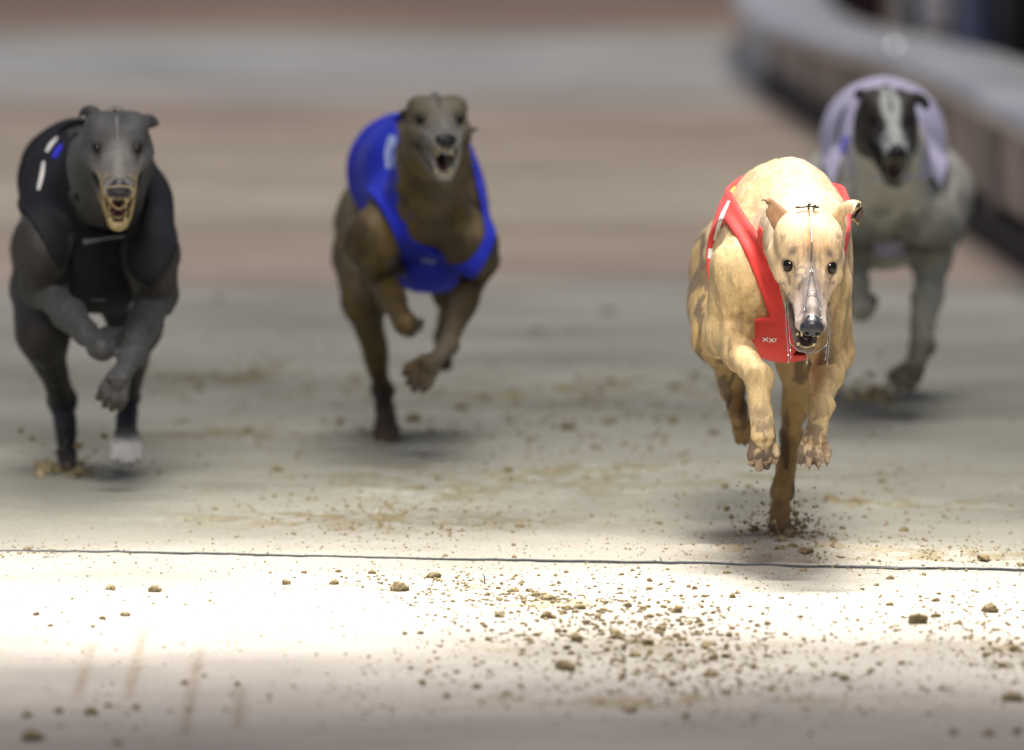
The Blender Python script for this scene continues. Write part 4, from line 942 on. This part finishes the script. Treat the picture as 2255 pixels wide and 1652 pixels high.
# the rest of the loose sand: thousands of grains and crumbs, nobody could count them
SC = [  # cx, cy, sx, sy, count, size lo, hi
    (1330, 1360, 190, 50, 750, 3, 15), (1150, 1320, 110, 26, 450, 3, 13), (1480, 1440, 200, 55, 800, 3, 16), (1400, 1400, 190, 45, 300, 5, 20), (940, 1290, 90, 20, 220, 3, 10), (1650, 1520, 260, 40, 420, 4, 14), (2080, 1370, 130, 35, 520, 3, 12),
    (2210, 1450, 60, 30, 240, 4, 14), (1850, 1215, 220, 22, 520, 3, 11), (2140, 1235, 90, 12, 190, 3, 10), (800, 1140, 170, 26, 330, 4, 12), (950, 1165, 120, 14, 200, 3, 11), (1000, 1080, 260, 40, 220, 4, 12),
    (1500, 1090, 250, 50, 200, 4, 12), (1250, 950, 240, 40, 160, 6, 18), (1400, 860, 260, 40, 110, 6, 18), (600, 960, 260, 50, 130, 5, 16), (560, 830, 200, 40, 90, 6, 16), (300, 1370, 200, 60, 130, 3, 9), (330, 1565, 260, 40, 90, 5, 14),
    (1000, 1500, 260, 60, 240, 3, 12), (1850, 1480, 250, 50, 260, 3, 12), (1100, 1215, 900, 10, 420, 2, 7), (1130, 1252, 1000, 14, 420, 2, 7), (1130, 1330, 1000, 70, 1500, 1.5, 5), (1500, 1360, 420, 90, 1300, 1.5, 6), (1130, 1200, 1000, 60, 900, 1.5, 5), (1130, 1500, 1000, 90, 420, 3, 8), (80, 1225, 90, 8, 120, 3, 9),
    (1130, 1050, 1000, 120, 360, 3, 9), (1130, 800, 1000, 160, 260, 5, 12), (1950, 1100, 200, 50, 160, 4, 13), (1750, 1180, 60, 22, 130, 3, 9)]
def scatter(name, label, kind='stuff'):
    V, F, off = [], [], 0
    XY = []
    for cx, cy, sx, sy, n, a, b in SC:
        for _ in range(int(n)):
            px = random.gauss(cx, sx); py = random.gauss(cy, sy)
            if py < 560 or py > 1720: continue
            XY.append((px, py, a + (b-a)*random.random()**2.2))
    P = np.array([G(a, b)[:2] for a, b, _ in XY]); h, _, _ = ground_height(P[:, 0].copy(), P[:, 1].copy())
    for (px, py, s), (x, y), z in zip(XY, P, h):
        v, f = SMALL[random.randrange(8)]; r = s*y/FPX*.5
        c, sn = math.cos(px*7), math.sin(px*7); Rm = np.array([[c, -sn, 0], [sn, c, 0], [0, 0, random.uniform(.35, 1.25)]])
        V.append(v@Rm.T*r + np.array([x, y, z + r*.3])); F.append(f + off); off += len(v)
    me = mesh_np(name, np.concatenate(V), np.concatenate(F).astype(np.int32), False); o = link(name, me, CLOD); tag(o, label, 'loose sand', kind=kind)
scatter('loose_sand', 'crumbs of loose sand kicked over the track on both sides of the finish line')
def spray(px, py, d, n, sx, sy, smax, label):
    V, F, off = [], [], 0; g0 = W(px, py, d)
    for _ in range(n):
        r = random.random()**1.6; a = random.uniform(-1, 1)
        p = g0 + np.array([a*sx*(.3+r), random.gauss(0, .06), abs(random.gauss(0, 1))*sy*(.25+.75*r)])
        s_ = random.uniform(.0006, smax)*(1-.4*r); v, f = SMALL[random.randrange(8)]; V.append(v*s_ + p); F.append(f+off); off += len(v)
    o = link('sand_spray', mesh_np('sand_spray', np.concatenate(V), np.concatenate(F).astype(np.int32), False), CLOD); tag(o, label, 'sand spray', kind='stuff')
spray(1728, 1188, 20.02, 420, .085, .055, .0038, 'fine spray of sand around the planted hind paw of the red-vested greyhound')
spray(146, 1060, 21.42, 200, .07, .04, .005, 'fine spray of sand around the standing paw of the black-vested greyhound')
spray(1925, 885, 22.7, 160, .09, .05, .006, 'fine spray of sand under the paw of the white-vested greyhound')

# ------------------------------------------------------------------ finish line wire
p0, p1 = G(-60, 1216), G(1500, 1243.5); p2, p3 = G(1760, 1250), G(1960, 1252); p4 = G(2330, 1258)
def wire_path(off=0., lift=.0032):
    out = []
    for x in np.arange(-1.3, 1.31, .01):
        px0 = None
        # straight from left to right, sagging a little where the sand has been kicked away
        t = (x - p0[0])/(p4[0]-p0[0]); y = p0[1] + (p4[1]-p0[1])*t + .012*math.sin(t*3.1)
        out.append(np.array([x, y - off, max(gz(x, y)*.6, -.002) + lift*.55 + .0006*math.sin(x*9)]))
    return out
WM = mat_plain('dark_wire_rope', (.045, .052, .058), rough=.6, noise_amt=.5, nscale=300)
v_, f_ = tubes([wire_path()], .0022, 8)
wire = link('finish_line_wire', mesh_np('finish_line_wire', v_, f_), WM); tag(wire, 'thin dark wire stretched flat across the sand as the finish line', 'finish line wire')
seg = [p - np.array([0, .016, 0]) for p in wire_path() if .48 < p[0] < .66]
for i, p in enumerate(seg): t = i/(len(seg)-1); p[1] += .016*(1-math.sin(math.pi*t))**1.0
v_, f_ = tubes([seg], .0022, 8); link('frayed_strand', mesh_np('frayed_strand', v_, f_), WM, wire)
# small dark bristles sticking up from the sand
for i, (px, py, h, ln) in enumerate([(1068, 1283, .018, .002), (1184, 1312, .011, -.002), (1457, 1240, .011, .002)]):
    g = G(px, py); z = gz(g[0], g[1]); v_, f_ = tubes([[g + [0, 0, z-.004], g + [-.001, 0, z+h*.6], g + [-ln*2, 0, z+h]]], [.0011, .0009, .0003], 6)
    o = link('bristle', mesh_np('bristle', v_, f_), WM)
    tag(o, ['tallest dark bristle standing up from the bright sand', 'short dark bristle among the densest clods', 'dark bristle standing just behind the finish line wire'][i], 'bristle', 'dark bristles stuck in the sand')

# ------------------------------------------------------------------ rail along the edge of the track
A = G(1675, 205)[:2]; B = G(2246, 590)[:2]; dirn = nrm(np.append(A-B, 0))[:2]; perp = np.array([dirn[1], -dirn[0]])      # perp points away from the track
LA = float(np.linalg.norm(A-B))
def RP(s, o, z): q = B + dirn*s + perp*(o + .010*max(0, s-LA+.6)**2); return np.array([q[0], q[1], z])
def sweep(prof, s0, s1, n=30, hfun=lambda s: 1.0):
    V, F = [], []; m = len(prof)
    for i in range(n+1):
        s = s0 + (s1-s0)*i/n
        for o, z in prof: V.append(RP(s, o, z*hfun(s)))
    for i in range(n):
        for j in range(m): F.append((i*m+j, i*m+(j+1) % m, (i+1)*m+(j+1) % m, (i+1)*m+j))
    F.append(tuple(range(m))); F.append(tuple(range(n*m, (n+1)*m))[::-1]); return V, F
hf = lambda s: 1.0 - .38*float(sstep(1.5, LA+1, np.array(s)))
FACE = mat_plain('weathered_rail_board', (.46, .39, .33), rough=.8, noise_amt=.45, nscale=3.0, bump=.4, bscale=20)
LEDGE = mat_plain('pale_rail_cap', (.62, .62, .66), rough=.3, noise_amt=.2, nscale=2.0)
GAP_SHADE = mat_plain('dark_gap_shade', (.012, .010, .010), rough=.7, noise_amt=.3)  # near-black strip stands in for the shade in the gap under the rail
POSTM = mat_plain('galvanised_post', (.75, .75, .74), rough=.45, noise_amt=.2)
RPM = mat_plain('worn_rail_post', (.38, .35, .33), rough=.6, noise_amt=.3)
rail = bpy.data.objects.new('track_rail', None); C.objects.link(rail); rail.location = (float(B[0]), float(B[1]), 0)
tag(rail, 'low weathered rail with a pale rounded cap running beside the track at the upper right', 'rail')
def part(name, VF, mat, parent=rail, smooth=False):
    v = np.array(VF[0]) - np.array([B[0], B[1], 0]); me = mesh_np(name, v, VF[1], smooth); bm = bmesh.new(); bm.from_mesh(me); bmesh.ops.recalc_face_normals(bm, faces=bm.faces); bm.to_mesh(me); bm.free()
    return link(name, me, mat, parent)
PALE = mat_plain('pale_kick_board', (.66, .64, .62), rough=.8, noise_amt=.2, nscale=3)
part('rail_board', sweep([(.02, .10), (.05, .10), (.05, .30), (.02, .30)], -9, LA, 60, hf), FACE)
part('far_board', sweep([(.02, .10), (.05, .10), (.05, .30), (.02, .30)], LA+.01, 22, 60, hf), PALE)
part('gap_shade_strip', sweep([(.0, -.01), (.03, -.01), (.03, .08), (.0, .08)], -9, LA, 40), GAP_SHADE)
part('kick_board', sweep([(.03, -.01), (.06, -.01), (.06, .098), (.03, .098)], LA+.02, 30, 20), PALE)
cap = [(-.02 + .03*(1-math.cos(a)), .315 + .035*math.sin(a)) for a in np.linspace(-math.pi/2, math.pi/2, 7)] + [(.25, .352), (.27, .335), (.27, .285), (.2, .28)]
part('rail_cap', sweep(cap, -9, 22, 60, hf), LEDGE, smooth=True)
for s in np.arange(-5.4, 9, 1.55):
    h = hf(s); part('rail_post', sweep([(.004, -.01), (.018, -.01), (.018, .29*h), (.004, .29*h)], s, s+.07, 1), RPM)
sm = SDF(.004); q = RP(4.35, .05, .345*hf(4.35)); sm.ball(q, [.03, .03, .018], .006); Dn, ln = sm.field(); v_, f_ = sm.polys(Dn, ln)
part('bolt_cover', (v_, [tuple(int(a) for a in f) for f in f_]), mat_plain('chromed_cover', (.8, .8, .8), rough=.12, metal=1), smooth=True)
# the dark hoarding and posts behind the rail
def standing(name, px, d, wpx, zt, zb, mat, label, cat, group=None, depth=.04, rnd=.006, parent=None):
    g = W(px, 0, d); wd = wpx*d/FPX; bm = bmesh.new(); bmesh.ops.create_cube(bm, size=1)
    for v in bm.verts: v.co.x *= wd; v.co.y *= depth; v.co.z = zb + (v.co.z+.5)*(zt-zb)
    bmesh.ops.bevel(bm, geom=bm.edges[:], offset=rnd, segments=3, affect='EDGES', profile=.5)
    me = bpy.data.meshes.new(name); bm.to_mesh(me); bm.free(); me.polygons.foreach_set('use_smooth', [False]*len(me.polygons))
    o = link(name, me, mat, parent)
    if parent is None: o.location = (g[0], g[1], 0); tag(o, label, cat, group)
    return o
HOARD = mat_plain('dark_hoarding', (.028, .024, .024), rough=.6, noise_amt=.5, nscale=2)
hv = sweep([(.50, -.01), (.53, -.01), (.53, 1.25), (.50, 1.25)], -4, 30, 50)
ho = link('hoarding', mesh_np('hoarding', hv[0], hv[1], False), HOARD); tag(ho, 'long dark hoarding standing behind the low rail', 'hoarding')
def at_rail(px, off):
    """distance at which the picture column px crosses the line off metres behind the rail face"""
    for d in np.arange(26, 60, .02):
        q = np.array([W(px, 100, d)[0], d]); 
        if (q-B)@perp > off: return d
    return 36
standing('panel', 1915, at_rail(1915, .46), 70, 1.2, 0, mat_plain('maroon_board', (.06, .022, .028), rough=.6), 'narrow maroon panel propped against the dark hoarding', 'panel', depth=.03)
standing('post', 1983, at_rail(1983, .40), 30, 1.3, 0, POSTM, 'slim grey metal post behind the rail, left of the white sleeve', 'post')
wp = standing('post', 2062, at_rail(2062, .38), 62, 1.3, 0, mat_plain('grey_sleeved_post', (.6, .57, .56), rough=.6), 'broad grey post with a white padded sleeve behind the rail', 'post')
g_ = at_rail(2062, .38)
sl = standing('white_sleeve', 2062, g_, 68, 1.25, (1.59 - (1000+72)*g_/FPX), mat_plain('white_padding', (.95, .92, .97), rough=.6), None, None, depth=.075, rnd=.02, parent=wp)
def drum(px, off, wpx, z0, z1, mat, label):
    d = at_rail(px, off); g = W(px, 0, d); r = wpx*d/FPX/2; V, F = [], []
    prof = [(0, z0), (r*.94, z0), (r, z0+.02), (r, z0+(z1-z0)*.32), (r*1.03, z0+(z1-z0)*.34), (r, z0+(z1-z0)*.36), (r, z0+(z1-z0)*.66), (r*1.03, z0+(z1-z0)*.68), (r, z0+(z1-z0)*.70), (r, z1-.02), (r*1.02, z1), (r*.9, z1), (r*.88, z1-.015), (0, z1-.015)]
    for a, z in prof:
        for k in range(24): V.append((a*math.cos(k*math.pi/12), a*math.sin(k*math.pi/12), z))
    for i in range(len(prof)-1):
        for k in range(24): F.append((i*24+k, i*24+(k+1) % 24, (i+1)*24+(k+1) % 24, (i+1)*24+k))
    o = link('drum', mesh_np('drum', V, F), mat); o.location = (g[0], g[1], 0); tag(o, label, 'drum')
drum(2150, .42, 90, 0, .62, mat_plain('slate_blue_drum', (.2, .24, .4), rough=.3, noise_amt=.3, nscale=4), 'slate blue drum standing behind the rail beside the black post')
standing('post', 2246, at_rail(2246, .36), 62, 1.4, 0, mat_plain('black_post', (.008, .008, .012), rough=.5), 'thick black post behind the rail at the right edge of the picture', 'post', depth=.1)
print('script', round(time.time()-T0, 1), 's')
